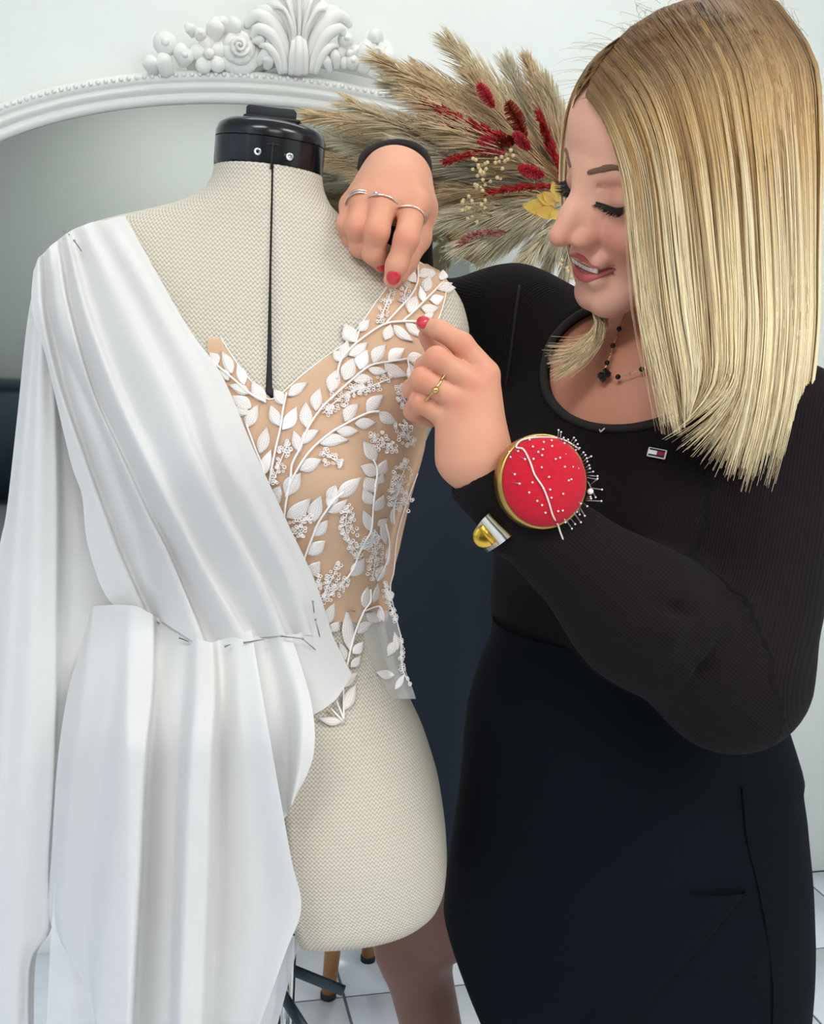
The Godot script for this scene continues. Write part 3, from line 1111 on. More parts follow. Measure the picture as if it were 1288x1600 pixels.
# ---------------------------------------------------------------- draped chiffon
# cols: fold lines from left to right, each {pts: spots of the view, up: height of the fold off what lies under it}; place(px, py, up) gives the point
func sheet(cols: Array, rows: int, sub: int, place: Callable, thick := 0.0006) -> MB:
	var lines := []
	for cdef in cols:
		var pts := []
		for p in cdef[0]:
			pts.append(Vector2(p[0], p[1]))
		# even steps along the line
		var fine := curve(pts, 80)
		var len := [0.0]
		for k in 79:
			len.append(len[-1] + fine[k].distance_to(fine[k + 1]))
		var out := []
		var j := 0
		for k in rows:
			var s: float = len[-1] * k / (rows - 1)
			while j < 78 and len[j + 1] < s: j += 1
			var t: float = clampf((s - len[j]) / maxf(len[j + 1] - len[j], 1e-5), 0, 1)
			var q: Vector2 = fine[j].lerp(fine[j + 1], t)
			var u0: float = cdef[1]
			var u1: float = cdef[2] if cdef.size() > 2 else u0
			var f := float(k) / (rows - 1)
			out.append(Vector3(q.x, q.y, lerpf(u0, u1, smoothstep(0.0, 1.0, f))))
		lines.append(out)
	var w_ := (cols.size() - 1) * sub + 1
	var P := PackedVector3Array()
	for k in rows:
		for c in w_:
			var f := float(c) / sub
			var i := mini(int(f), cols.size() - 2)
			var t := f - i
			var a: Vector3 = lines[maxi(i - 1, 0)][k]
			var b: Vector3 = lines[i][k]
			var d: Vector3 = lines[i + 1][k]
			var e: Vector3 = lines[mini(i + 2, cols.size() - 1)][k]
			var q: Vector3 = b.lerp(d, t)
			q.z = lerpf(b.z, d.z, smoothstep(0.0, 1.0, t))
			var q2: Vector3 = cat(a, b, d, e, t)
			q.x = lerpf(q.x, q2.x, 0.5); q.y = lerpf(q.y, q2.y, 0.5)
			P.append(place.call(q.x, q.y, q.z))
	var m := MB.new()
	m.grid(P, w_, rows)
	return m

func on_form_soft(px: float, py: float, up: float) -> Vector3:
	# the form's front, going on as a gentle slope past its outline
	return on_form(px, py, 0.010 + up, 0.90)

func hang(px: float, py: float, up: float) -> Vector3:
	# cloth falling from the waist pins: it leaves the waist, bellies over the hip and then hangs plumb
	var f := smoothstep(960.0, 1180.0, py)
	var base := on_form(px, minf(py, 1330.0), 0.0, 0.88).z
	var z := lerpf(maxf(base, -0.945) + 0.010, -0.853, f)
	if px < 200.0:
		z -= (200.0 - px) * 0.0004 * (1.0 + 0.3 * f)
	return w(px, py, z + up * lerpf(0.5, 1.35, f))

func drape() -> void:
	var root := thing("chiffon_drape", "long white chiffon drape pinned over one shoulder of the form in soft pleats", "fabric")
	var ch: Material = mats.chiffon
	var A := [
		[[[52, 424], [50, 484], [72, 559], [110, 720], [128, 774], [137, 850], [168, 935], [213, 957]], 0.004, 0.002],
		[[[60, 403], [65, 490], [90, 600], [125, 700], [160, 800], [190, 880], [228, 962]], 0.010, 0.008],
		[[[68, 396], [77, 490], [104, 610], [134, 705], [171, 805], [196, 872], [237, 965]], -0.001, -0.004],
		[[[78, 385], [89, 480], [121, 610], [157, 705], [195, 800], [222, 870], [258, 974]], 0.012, 0.008],
		[[[88, 377], [104, 480], [142, 610], [183, 705], [226, 800], [264, 872], [320, 1014]], 0.009, 0.010],
		[[[95, 372], [113, 480], [150, 610], [193, 705], [238, 800], [276, 882], [333, 1015]], -0.003, -0.006],
		[[[104, 365], [132, 480], [178, 610], [218, 700], [268, 800], [326, 905], [384, 1000]], 0.009, 0.008],
		[[[113, 360], [146, 480], [198, 610], [242, 700], [290, 795], [344, 900], [398, 997]], -0.002, -0.004],
		[[[130, 352], [190, 480], [262, 620], [300, 705], [345, 800], [402, 902], [442, 993]], 0.006, 0.009],
		[[[144, 347], [216, 480], [286, 620], [316, 705], [362, 800], [418, 905], [456, 993]], 0.001, -0.002],
		[[[166, 344], [246, 480], [312, 600], [346, 705], [397, 800], [452, 902], [484, 992]], 0.006, 0.008],
		[[[182, 339], [272, 492], [332, 592], [375, 705], [428, 812], [476, 908], [504, 996]], 0.002, 0.004],
		[[[195, 337], [290, 505], [346, 585], [398, 705], [452, 822], [493, 910], [522, 1000]], 0.0015, 0.002]]
	part("bodice_drape", sheet(A, 90, 5, on_form_soft), ch, root)
	# the piece that wraps over the shoulder to the back
	var S := [
		[[[50, 426], [56, 408], [64, 398]], 0.004], [[[60, 405], [72, 388], [82, 380]], 0.004], [[[80, 388], [92, 374], [104, 364]], 0.004],
		[[[104, 366], [120, 357], [134, 350]], 0.004], [[[140, 348], [150, 344], [160, 341]], 0.004], [[[195, 337], [193, 336], [190, 336]], 0.004]]
	var over := func(px: float, py: float, up: float) -> Vector3:
		var p := on_form(px, py, 0.010 + up, 0.9)
		return p + Vector3(0, 0.006 * clampf((150.0 - px) / 50.0, -0.3, 1.0), -0.022)
	part("shoulder_wrap", sheet(S, 8, 5, over), ch, root)
	# the flap below the waist pins
	var E_ := [
		[[[426, 994], [446, 1050], [474, 1128]], -0.004, -0.004], [[[442, 993], [462, 1050], [488, 1118]], 0.008, 0.006], [[[466, 990], [488, 1050], [506, 1108]], 0.004, 0.006],
		[[[484, 980], [508, 1040], [528, 1090]], 0.007, 0.004], [[[497, 950], [528, 1010], [550, 1054]], 0.003, 0.003]]
	part("waist_flap", sheet(E_, 40, 5, on_form_soft), ch, root)
	# skirt fall
	var D := [
		[[[143, 951], [120, 1030], [104, 1091], [89, 1200], [79, 1352], [70, 1416], [85, 1457]], -0.024],
		[[[147, 947], [136, 1070], [116, 1200], [103, 1350], [95, 1420], [108, 1495]], 0.0],
		[[[182, 945], [176, 1070], [158, 1200], [138, 1400], [134, 1480], [146, 1572]], 0.004],
		[[[213, 947], [203, 1070], [192, 1200], [176, 1380], [163, 1500], [152, 1660]], 0.014, 0.02],
		[[[238, 960], [237, 1070], [224, 1200], [215, 1380], [208, 1500], [200, 1660]], 0.014, 0.017],
		[[[247, 966], [246, 1070], [233, 1200], [224, 1380], [217, 1500], [209, 1660]], -0.010, -0.016],
		[[[288, 987], [284, 1070], [274, 1200], [267, 1380], [264, 1500], [260, 1660]], -0.005, -0.008],
		[[[310, 998], [309, 1080], [299, 1200], [291, 1380], [286, 1500], [280, 1660]], 0.012, 0.018],
		[[[330, 1004], [333, 1091], [326, 1200], [321, 1380], [316, 1500], [310, 1660]], 0.012, 0.014],
		[[[343, 1000], [348, 1091], [346, 1200], [343, 1380], [338, 1500], [332, 1660]], -0.010, -0.012],
		[[[372, 992], [378, 1091], [386, 1200], [398, 1380], [396, 1500], [372, 1660]], 0.004, 0.0],
		[[[393, 984], [411, 1091], [430, 1200], [455, 1340], [471, 1418], [446, 1490], [392, 1640]], 0.012, 0.012]]
	part("skirt_fall", sheet(D, 80, 6, hang), ch, root)
	var R := [
		[[[372, 998], [390, 1091], [408, 1200], [430, 1300]], -0.006],
		[[[410, 994], [432, 1085], [448, 1190], [449, 1272]], -0.012],
		[[[440, 993], [470, 1085], [470, 1180], [455, 1260]], 0.006],
		[[[455, 992], [487, 1100], [490, 1180], [464, 1242]], 0.004]]
	part("skirt_side_fold", sheet(R, 50, 6, hang), ch, root)
	# single layers showing below the hems
	var behind := func(px: float, py: float, up: float) -> Vector3:
		return w(px, py, -0.925 + up)
	var B1 := [[[[86, 1380], [80, 1457], [76, 1530], [70, 1660]], 0.0], [[[110, 1380], [110, 1470], [108, 1550], [106, 1660]], 0.004], [[[150, 1400], [150, 1500], [150, 1580], [150, 1660]], -0.004], [[[190, 1400], [190, 1500], [190, 1580], [190, 1660]], 0.002]]
	part("under_layer", sheet(B1, 30, 5, behind), mats.chiffon_single, root)
	var B2 := [[[[380, 1380], [380, 1450], [370, 1540], [340, 1660]], 0.0], [[[420, 1385], [430, 1450], [415, 1530], [385, 1660]], 0.004], [[[462, 1390], [473, 1440], [455, 1520], [418, 1660]], 0.0]]
	part("under_layer", sheet(B2, 30, 5, behind), mats.chiffon_single, root)
	# sleeve panel hanging from the shoulder beside the form
	var C := [
		[[[72, 400], [46, 480], [27, 650], [10, 800], [-4, 880], [-28, 1150], [-48, 1400], [-60, 1660]], -0.015],
		[[[76, 398], [56, 500], [42, 650], [30, 800], [20, 950], [4, 1200], [-6, 1400], [-12, 1660]], 0.004],
		[[[80, 396], [66, 500], [60, 650], [56, 800], [52, 950], [40, 1200], [30, 1400], [20, 1660]], 0.012],
		[[[84, 394], [78, 500], [84, 650], [86, 800], [85, 950], [83, 1200], [74, 1352], [74, 1455], [46, 1508], [44, 1660]], 0.006],
		[[[88, 394], [86, 500], [98, 650], [104, 800], [102, 950], [93, 1150], [80, 1300], [77, 1352], [77, 1450], [52, 1503], [50, 1660]], -0.012],
		[[[92, 396], [100, 520], [124, 650], [160, 800], [200, 950], [150, 1150], [120, 1300], [96, 1360], [80, 1452], [56, 1500], [53, 1660]], -0.03]]
	var side := func(px: float, py: float, up: float) -> Vector3:
		var f := smoothstep(395.0, 560.0, py)
		var p := on_form(maxf(px, 70.0), py, 0.004, 0.9)
		return w(px, py, lerpf(p.z, -0.952, f) + up * (0.15 + 0.95 * f))
	part("sleeve_panel", sheet(C, 90, 6, side), ch, root)
	# pins
	var pins := [[[100, 361], [109, 367], "at the top of the draped shoulder"], [[116, 376], [128, 393], "below the top of the draped shoulder"], [[213, 956], [222, 959], "leftmost on the pleated waist line"], [[233, 966], [250, 974], "second from the left on the waist line"], [[281, 997], [296, 1003], "where the waist line starts to dip"], [[314, 1012], [335, 1022], "at the lowest point of the waist line"], [[352, 1010], [360, 1007], "just right of the lowest pleat"], [[382, 1004], [413, 999], "in the middle right of the waist line"], [[440, 994], [473, 998], "light coloured, near the right end of the waist line"], [[473, 998], [494, 1016], "slanting down at the right end of the waist line"], [[489, 940], [491, 958], "high on the right edge of the drape"], [[493, 968], [500, 996], "long upright one on the right edge of the drape"]]
	for q in pins:
		var a: Vector3 = on_form(q[0][0], q[0][1], 0.023)
		var b: Vector3 = on_form(q[1][0], q[1][1], 0.023)
		pin(a, b, "steel pin " + q[2], "pins in the white drape", 0.0006, 0.0011)
	pin(on_form(543, 955, 0.006), on_form(556, 955, 0.006), "short steel pin through the nude lace waist, left of a stem", "pins in the lace waist", 0.0005, 0.0009)
	pin(on_form(570, 956, 0.006), on_form(582, 956, 0.006), "short steel pin through the nude lace waist, right of a stem", "pins in the lace waist", 0.0005, 0.0009)

func pin(a: Vector3, b: Vector3, label: String, group: String, r := 0.0004, head := 0.001, hm := "steel_pin") -> Node3D:
	var t := thing("straight_pin", label, "pin", a, group)
	var m := MB.new()
	m.tube([V3, (b - a) * 0.9, b - a], [r, r, r * 0.4], 6)
	part("shaft", m, mats.steel_pin, t)
	m = MB.new()
	m.ball(V3, Basis().scaled(Vector3.ONE * head), 5, 8)
	part("pin_head", m, mats[hm], t)
	return t

# ---------------------------------------------------------------- lace bodice
func lp(crop: Array, x: float, y: float) -> Vector2:
	return Vector2(crop[0] + x * crop[2], crop[1] + y * crop[2])

const C7 := [320.0, 400.0, 0.3416]
const C8 := [380.0, 740.0, 0.2625]

func lace_pt(px: float, py: float, off: float) -> Vector3:
	# in front of the form; past its outline the lace stands off it as a free edge
	return on_form(px, py, off, 0.965)

func leaf(root: Node, b: Vector2, t: Vector2, wd: float, mt: Material, lift := 0.0) -> void:
	var n := 9
	var ax := (t - b)
	var sd := Vector2(-ax.y, ax.x).normalized()
	var P := PackedVector3Array()
	var bend := sd * wd * rng.randf_range(-0.18, 0.18)
	for k in n:
		var f := float(k) / (n - 1)
		var hw := wd * 0.5 * pow(sin(PI * pow(f, 0.82)), 1.05) if k < n - 1 and k > 0 else 0.2
		for s in 7:
			var g := (s - 3) / 3.0
			var q := b + ax * f + bend * sin(PI * f) + sd * hw * g
			var ridge := 0.0009 * (1.0 - absf(g)) + 0.0006 * (1.0 if absf(g) > 0.6 and absf(g) < 0.9 else 0.0)
			P.append(lace_pt(q.x, q.y, 0.0042 + lift + (ridge if absf(g) < 1.0 else -0.0012)))
	var m := MB.new()
	var L := ax.length() / 1750.0
	m.grid(P, 7, n, wd / 1750.0, L)
	part("leaf", m, mt, root)

func stem(root: Node, pts: Array, crop: Array, r := 0.00095) -> void:
	var Q := []
	for p in pts:
		Q.append(lp(crop, p[0], p[1]))
	var C := curve(Q, maxi(pts.size() * 5, 6))
	var T := []
	for q in C:
		T.append(lace_pt(q.x, q.y, 0.0052))
	var m := MB.new()
	m.tube(T, [r], 6)
	part("stem", m, mats.embroidery, root)

func sprig(root: Node, pts: Array, crop: Array, spread: float, n: int, r := 0.00125) -> void:
	var Q := []
	for p in pts:
		Q.append(lp(crop, p[0], p[1]))
	var m := MB.new()
	for k in int(n * 0.8):
		var f := rng.randf()
		var g := f * (Q.size() - 1)
		var i := mini(int(g), Q.size() - 2)
		var q: Vector2 = Q[i].lerp(Q[i + 1], g - i)
		q += Vector2.from_angle(rng.randf() * TAU) * spread * crop[2] * sqrt(rng.randf()) * sin(PI * lerpf(0.15, 0.9, f))
		var p := lace_pt(q.x, q.y, 0.0045)
		var R := r * rng.randf_range(0.8, 1.15)
		# a tiny ring of thread
		var ring := []
		for s in 8:
			ring.append(p + Vector3(cos(TAU * s / 7.0), sin(TAU * s / 7.0), 0) * R)
		m.tube(ring, [R * 0.34], 4, 1.0, Vector3.ZERO, false)
	var C := curve(Q, 10)
	var T := []
	for q in C:
		T.append(lace_pt(q.x, q.y, 0.0042))
	m.tube(T, [0.0006], 5)
	part("bead_sprig", m, mats.embroidery, root)

func patch(rows: Array, off: float, n := 40, wn := 26) -> MB:
	var P := PackedVector3Array()
	for k in n:
		var py: float = lerpf(rows[0][0], rows[-1][0], float(k) / (n - 1))
		var r := look(rows, py)
		for s in wn:
			P.append(lace_pt(lerpf(r[1], r[2], float(s) / (wn - 1)), py, off))
	var m := MB.new()
	m.grid(P, wn, n, 0.3, 0.5)
	return m

func lace() -> void:
	var root := thing("lace_bodice", "sheer nude tulle bodice with white sequinned leaf embroidery, worn by the form", "bodice")
	part("tulle", patch([[412, 650, 668], [426, 628, 692], [450, 606, 704], [480, 582, 692], [510, 563, 680], [540, 538, 668], [560, 508, 668], [590, 470, 670], [625, 424, 672]], 0.0026), mats.tulle, root)
	part("tulle", patch([[528, 325, 343], [570, 325, 371], [600, 325, 397], [625, 325, 426]], 0.0026, 16, 12), mats.tulle, root)
	part("tulle", patch([[625, 325, 672], [700, 330, 664], [780, 370, 642], [860, 420, 624], [910, 450, 612], [940, 465, 612], [972, 480, 604]], 0.0026, 50, 36), mats.tulle, root)
	part("waist_tulle", patch([[955, 560, 616], [1000, 570, 628], [1040, 584, 632], [1092, 612, 650]], 0.0028, 20, 16), mats.tulle_white, root)
	var sq: Material = mats.sequin
	var em: Material = mats.embroidery
	for q in [[125, 540, 78, 435, 52], [182, 590, 148, 495, 48], [205, 630, 110, 590, 52], [280, 665, 215, 570, 62], [215, 695, 120, 640, 70], [190, 785, 245, 680, 62], [200, 722, 130, 690, 60], [60, 500, 20, 440, 50], [110, 570, 62, 520, 50],
			[365, 680, 315, 608, 55], [380, 640, 470, 578, 52], [345, 780, 300, 680, 56], [355, 795, 420, 690, 62], [250, 905, 285, 780, 58], [275, 1000, 305, 885, 52],
			[435, 900, 405, 795, 50], [440, 860, 525, 795, 54], [470, 790, 462, 665, 62], [508, 710, 530, 602, 56], [575, 625, 612, 515, 66], [640, 570, 680, 465, 72], [710, 520, 745, 430, 68], [770, 490, 830, 405, 62], [840, 480, 915, 422, 62], [680, 570, 770, 562, 52], [745, 515, 840, 528, 42], [820, 490, 930, 550, 62], [925, 470, 1000, 455, 60], [940, 490, 962, 612, 44],
			[622, 485, 586, 430, 45], [628, 472, 656, 385, 50], [658, 455, 745, 395, 62], [692, 395, 640, 305, 72], [705, 345, 755, 290, 48], [825, 385, 850, 310, 54], [862, 315, 955, 390, 48], [918, 305, 1000, 375, 48], [965, 122, 930, 50, 56], [980, 95, 1040, 62, 44], [935, 260, 970, 180, 64], [1000, 210, 985, 135, 38], [990, 238, 1072, 235, 52], [1030, 200, 1095, 185, 52], [1012, 165, 1030, 90, 52], [1060, 150, 1135, 122, 46], [1080, 110, 1090, 62, 46], [1060, 82, 1000, 72, 42], [1090, 160, 1150, 145, 42], [1000, 285, 1050, 262, 38],
			[375, 1095, 440, 990, 64], [435, 980, 535, 930, 64], [525, 858, 660, 842, 60], [600, 798, 705, 800, 54], [640, 758, 705, 675, 62], [685, 768, 785, 760, 54], [740, 715, 820, 635, 62], [795, 715, 882, 762, 56],
			[785, 938, 725, 845, 62], [787, 1002, 712, 960, 62], [795, 1002, 832, 930, 52], [782, 1080, 735, 1012, 62], [605, 1095, 715, 1012, 60], [562, 1115, 600, 1045, 48], [318, 1112, 346, 1050, 52]]:
		leaf(root, lp(C7, q[0], q[1]), lp(C7, q[2], q[3]), q[4] * C7[2], sq if rng.randf() < 0.88 else em)
	for q in [[190, 205, 222, 68, 72], [255, 135, 345, -5, 92], [255, 262, 402, 145, 96], [420, 290, 465, 130, 86], [502, 195, 555, 72, 72], [555, 142, 702, 25, 72], [505, 232, 622, 152, 58], [420, 372, 506, 275, 72], [385, 482, 492, 398, 84], [355, 522, 300, 430, 52], [375, 605, 460, 520, 82],
			[782, 100, 725, 22, 72], [782, 180, 712, 90, 72], [782, 222, 838, 125, 62], [755, 342, 712, 215, 62], [642, 612, 722, 500, 76], [800, 62, 832, 0, 52], [850, 420, 830, 270, 42], [800, 310, 860, 265, 50], [885, 300, 902, 180, 32], [858, 550, 872, 420, 34], [800, 642, 852, 540, 60],
			[640, 1060, 620, 800, 72], [680, 950, 772, 885, 62], [720, 800, 742, 670, 62], [775, 770, 800, 650, 42], [840, 882, 815, 788, 52], [730, 832, 825, 880, 60], [650, 1072, 712, 1000, 62], [640, 1152, 698, 1085, 52], [612, 1112, 572, 1005, 48], [500, 902, 545, 768, 66], [520, 942, 572, 880, 62],
			[600, 1272, 682, 1185, 62], [603, 1408, 672, 1255, 74], [592, 1475, 448, 1455, 54], [902, 1200, 790, 1180, 56], [920, 1050, 900, 940, 44], [905, 1285, 962, 1190, 42], [880, 762, 842, 690, 60], [900, 1000, 860, 1090, 60]]:
		leaf(root, lp(C8, q[0], q[1]), lp(C8, q[2], q[3]), q[4] * C8[2], sq if rng.randf() < 0.88 else em)
	for s in [[[290, 1060], [320, 900], [345, 790], [360, 690], [375, 625]], [[395, 1010], [400, 950], [440, 870], [470, 790], [530, 700], [590, 640], [680, 560], [760, 500], [850, 482], [930, 470]], [[605, 560], [622, 480], [680, 410], [750, 355], [830, 308], [920, 298], [985, 300]], [[830, 305], [900, 230], [950, 170], [975, 110], [975, 40]], [[905, 298], [960, 250], [1010, 200], [1090, 120]], [[370, 1100], [400, 1020], [470, 905], [560, 820], [640, 770], [740, 720], [800, 710]], [[780, 1060], [790, 980], [772, 930]], [[20, 470], [80, 520], [140, 570], [210, 630], [280, 668]], [[190, 770], [230, 880], [262, 960], [270, 1010]], [[690, 395], [705, 345]], [[930, 470], [942, 540], [962, 612]]]:
		stem(root, s, C7)
	for s in [[[240, 325], [250, 200], [265, 120], [285, 0]], [[360, 545], [370, 490], [420, 360], [450, 290], [500, 215], [550, 150], [600, 110]], [[615, 630], [660, 560], [690, 480], [730, 400], [765, 330], [775, 200], [790, 80], [800, 0]], [[620, 1140], [640, 1050], [670, 940], [720, 820], [760, 760], [760, 690]], [[720, 820], [810, 790], [840, 850]], [[600, 1460], [597, 1270]], [[592, 1472], [520, 1395]], [[600, 1462], [555, 1350]], [[800, 640], [850, 540], [872, 420], [850, 300]], [[900, 300], [900, 200], [925, 90]]]:
		stem(root, s, C8)
	for s in [[[[800, 300], [860, 140]], 34, 46], [[[905, 200], [930, 130]], 28, 24], [[[540, 720], [620, 650], [720, 600]], 46, 95], [[[690, 610], [760, 595], [850, 560]], 46, 60], [[[890, 600], [935, 700]], 40, 60], [[[770, 820], [870, 885]], 46, 70], [[[315, 1030], [350, 930], [385, 850]], 40, 70], [[[535, 895], [620, 950]], 40, 50], [[[850, 1090], [900, 1010], [925, 940]], 46, 80], [[[890, 770], [950, 860]], 46, 70]]:
		sprig(root, s[0], C7, s[1], s[2])
	for s in [[[[265, 390], [330, 320], [395, 240]], 62, 75], [[[690, 480], [640, 410], [610, 300], [630, 190]], 62, 110], [[[450, 770], [500, 680], [570, 540]], 50, 70], [[[500, 740], [615, 630]], 50, 50], [[[415, 720], [450, 610]], 40, 36], [[[770, 620], [790, 480], [770, 350]], 52, 100], [[[880, 170], [960, 160], [910, 20]], 70, 80], [[[840, 640], [870, 760], [910, 880]], 26, 40], [[[720, 430], [800, 380]], 40, 40], [[[940, 960], [945, 1150], [1000, 1260]], 16, 30]]:
		sprig(root, s[0], C8, s[1], s[2], 0.00135)
	# scalloped free edges
	for e in [[[345, 528], [371, 568], [397, 600], [424, 624], [470, 588], [508, 558], [538, 538]], [[538, 538], [563, 508], [582, 480], [606, 448], [624, 424], [646, 405]], [[690, 432], [697, 452], [692, 480], [681, 510], [669, 540]], [[653, 740], [638, 779], [621, 837], [616, 892], [610, 920], [620, 968], [628, 1002], [629, 1042]]]:
		var T := []
		for q in curve(e.map(func(a): return Vector2(a[0], a[1])), 30):
			T.append(lace_pt(q.x, q.y, 0.0032))
		var m := MB.new()
		m.tube(T, [0.0006], 5)
		part("edge_cord", m, em, root)

# ---------------------------------------------------------------- the woman
var HT := Transform3D(Basis(Vector3.UP, deg_to_rad(-65.5)) * Basis(Vector3.RIGHT, deg_to_rad(17.6)) * Basis(Vector3.BACK, deg_to_rad(-18.2)), Vector3(0.2116, 1.5721, -0.996))
var skin_prims: Array = []
var top_prims: Array = []
var head_prims: Array = []
var head_subs: Array = []
const TN := Vector3(-0.55, 0.0, 0.835)   # where her chest faces
const TS := Vector3(0.835, 0.0, 0.55)    # towards her left shoulder

func hp(x: float, y: float, z: float) -> Vector3:
	return HT * Vector3(x, y, z)

func hcap(a: Array, b: Array, ra: float, rb: float, kk := 0.0) -> Prim:
	var p := cap(hp(a[0], a[1], a[2]), hp(b[0], b[1], b[2]), ra, rb)
	p.kk = kk
	return p

# the face's surface before a spot of the head's own frame
func fp(x: float, y: float, off := 0.0, zs := 0.125) -> Vector3:
	var near := []
	for q: Prim in head_prims:
		if q.d(hp(x, y, 0.09)) < 0.05: near.append(q)
	var z := zs
	for n in 60:
		var d := field(near, [], 0.020, 0.01, 0.003, 0.0, hp(x, y, z))
		if d < 0.0002: break
		z -= maxf(d * 0.85, 0.0002)
	return hp(x, y, z + off)

func fcurve(P: Array, n: int, off := 0.0) -> Array:
	var out := []
	for q in curve(P.map(func(a): return Vector2(a[0], a[1])), n):
		out.append(fp(q.x, q.y, off))
	return out

func hell(o: Array, r: Array, kk := 0.0) -> Prim:
	var p := ell(hp(o[0], o[1], o[2]), HT.basis, Vector3(r[0], r[1], r[2]))
	p.kk = kk
	return p

func head_shape() -> void:
	var P := head_prims
	P.append(hell([0, 0.030, -0.012], [0.073, 0.094, 0.096]))
	P.append(hell([0, -0.032, 0.026], [0.059, 0.080, 0.056]))
	P.append(hell([0, 0.045, 0.040], [0.057, 0.050, 0.046]))       # forehead
	P.append(hcap([-0.009, -0.104, 0.070], [0.009, -0.104, 0.070], 0.0150, 0.0150, 0.016))  # chin
	for s in [-1.0, 1.0]:
		P.append(hcap([s * 0.057, -0.052, 0.004], [s * 0.018, -0.100, 0.060], 0.018, 0.015))  # jaw
		P.append(hell([s * 0.035, -0.036, 0.060], [0.022, 0.021, 0.023], 0.016))     # cheek
		P.append(hcap([s * 0.014, 0.018, 0.080], [s * 0.046, 0.021, 0.064], 0.0075, 0.0080, 0.012))   # brow ridge
		P.append(hell([s * 0.0325, -0.002, 0.0645], [0.0165, 0.0125, 0.0150], 0.005))     # closed lid over the eye
		P.append(hell([s * 0.0750, -0.010, -0.008], [0.010, 0.030, 0.018], 0.008))      # ear
	P.append(hcap([0, 0.016, 0.081], [0, -0.018, 0.099], 0.0075, 0.0082, 0.018))   # bridge
	P.append(hcap([0, -0.018, 0.099], [0, -0.0350, 0.1125], 0.0082, 0.0098, 0.012))   # tip
	P.append(hcap([0, -0.036, 0.106], [0, -0.044, 0.091], 0.0072, 0.0065, 0.006))     # columella
	for s in [-1.0, 1.0]:
		P.append(hcap([s * 0.0095, 0.004, 0.0760], [s * 0.0120, -0.034, 0.0890], 0.0080, 0.0085, 0.012))   # side of the nose
		P.append(hell([s * 0.0128, -0.0395, 0.0945], [0.0068, 0.0082, 0.0120], 0.007))      # wing of the nose
	P.append(hcap([-0.016, -0.061, 0.0815], [0.016, -0.061, 0.0815], 0.0085, 0.0085, 0.010))    # upper lip bed
	P.append(hcap([-0.012, -0.081, 0.0800], [0.012, -0.081, 0.0800], 0.0085, 0.0085, 0.010))    # lower lip bed
	for s in [-1.0, 1.0]:
		head_subs.append(hell([s * 0.0072, -0.0470, 0.0985], [0.0034, 0.0034, 0.0062]))
		# crease from the wing of the nose to the corner of the mouth, and the lid's fold
		head_subs.append(hcap([s * 0.0225, -0.047, 0.0900], [s * 0.0325, -0.064, 0.0820], 0.0012, 0.0016))
		head_subs.append(hcap([s * 0.0200, 0.0075, 0.0835], [s * 0.0440, 0.0085, 0.0765], 0.0018, 0.0018))
	# slit of the mouth
	head_subs.append(hcap([-0.020, -0.0690, 0.0900], [0, -0.0720, 0.0960], 0.0022, 0.0040))
	head_subs.append(hcap([0, -0.0720, 0.0960], [0.020, -0.0690, 0.0900], 0.0040, 0.0022))
	# neck
	P.append(cap(hp(0, -0.075, -0.030), w(1045, 585, -1.075), 0.052, 0.056))
	P.append(cap(w(1045, 585, -1.075), w(1030, 660, -1.075), 0.056, 0.080))

func torso_shape() -> void:
	var tb := Basis(TS, Vector3.UP, TN)
	var T := top_prims
	var rs := w(800, 512, -1.16)
	var ls := w(1222, 690, -1.0)
	var nb := w(1035, 600, -1.08)
	T.append(ell(w(1000, 690, -1.075), tb, Vector3(0.150, 0.135, 0.098)))
	T.append(cap(nb, rs, 0.060, 0.056))
	T.append(cap(nb, ls, 0.060, 0.062))
	T.append(ell(w(985, 850, -1.07), tb, Vector3(0.147, 0.180, 0.104)))
	T.append(ell(w(985, 975, -1.08), tb, Vector3(0.150, 0.070, 0.104)))
	T.append(ell(w(872, 792, -1.04), tb, Vector3(0.062, 0.062, 0.058)))
	T.append(ell(w(1035, 835, -0.985), tb, Vector3(0.064, 0.064, 0.058)))
	# right arm, reaching up behind the form's shoulder
	T.append(cap(rs, w(618, 518, -1.215), 0.056, 0.044, 0, 1))
	T.append(cap(w(618, 518, -1.215), w(617, 292, -1.03), 0.042, 0.030, 0, 2))
	# left arm, folded across
	T.append(cap(ls, w(1150, 1050, -0.90), 0.066, 0.058, 0, 3))
	T.append(cap(w(1135, 1058, -0.895), w(1000, 960, -0.875), 0.056, 0.049, 0, 4))
	T.append(cap(w(1000, 960, -0.875), w(752, 744, -0.873), 0.049, 0.0265, 0, 4))

func ribs(p: Vector3) -> Array:
	# rib direction and tone of the knit at a point: across the nearest limb
	var best := 10.0
	var t := 0
	for q: Prim in top_prims:
		var d: float = q.d(p)
		if d < best:
			best = d; t = q.tag
	var u := 0.0
	match t:
		1: u = p.y * 1.0 + p.z * 0.2
		2: u = p.x
		3: u = (p - top_prims[9].a).dot(top_prims[9].ab.cross(TN).normalized())
		4: u = (p - top_prims[10].a).dot(top_prims[11].ab.cross(Vector3(0, 0, 1)).normalized())
		_: u = p.dot(TS) + p.dot(TN) * 0.5
	return [Color.WHITE, Vector2(u / 0.0027, p.y)]

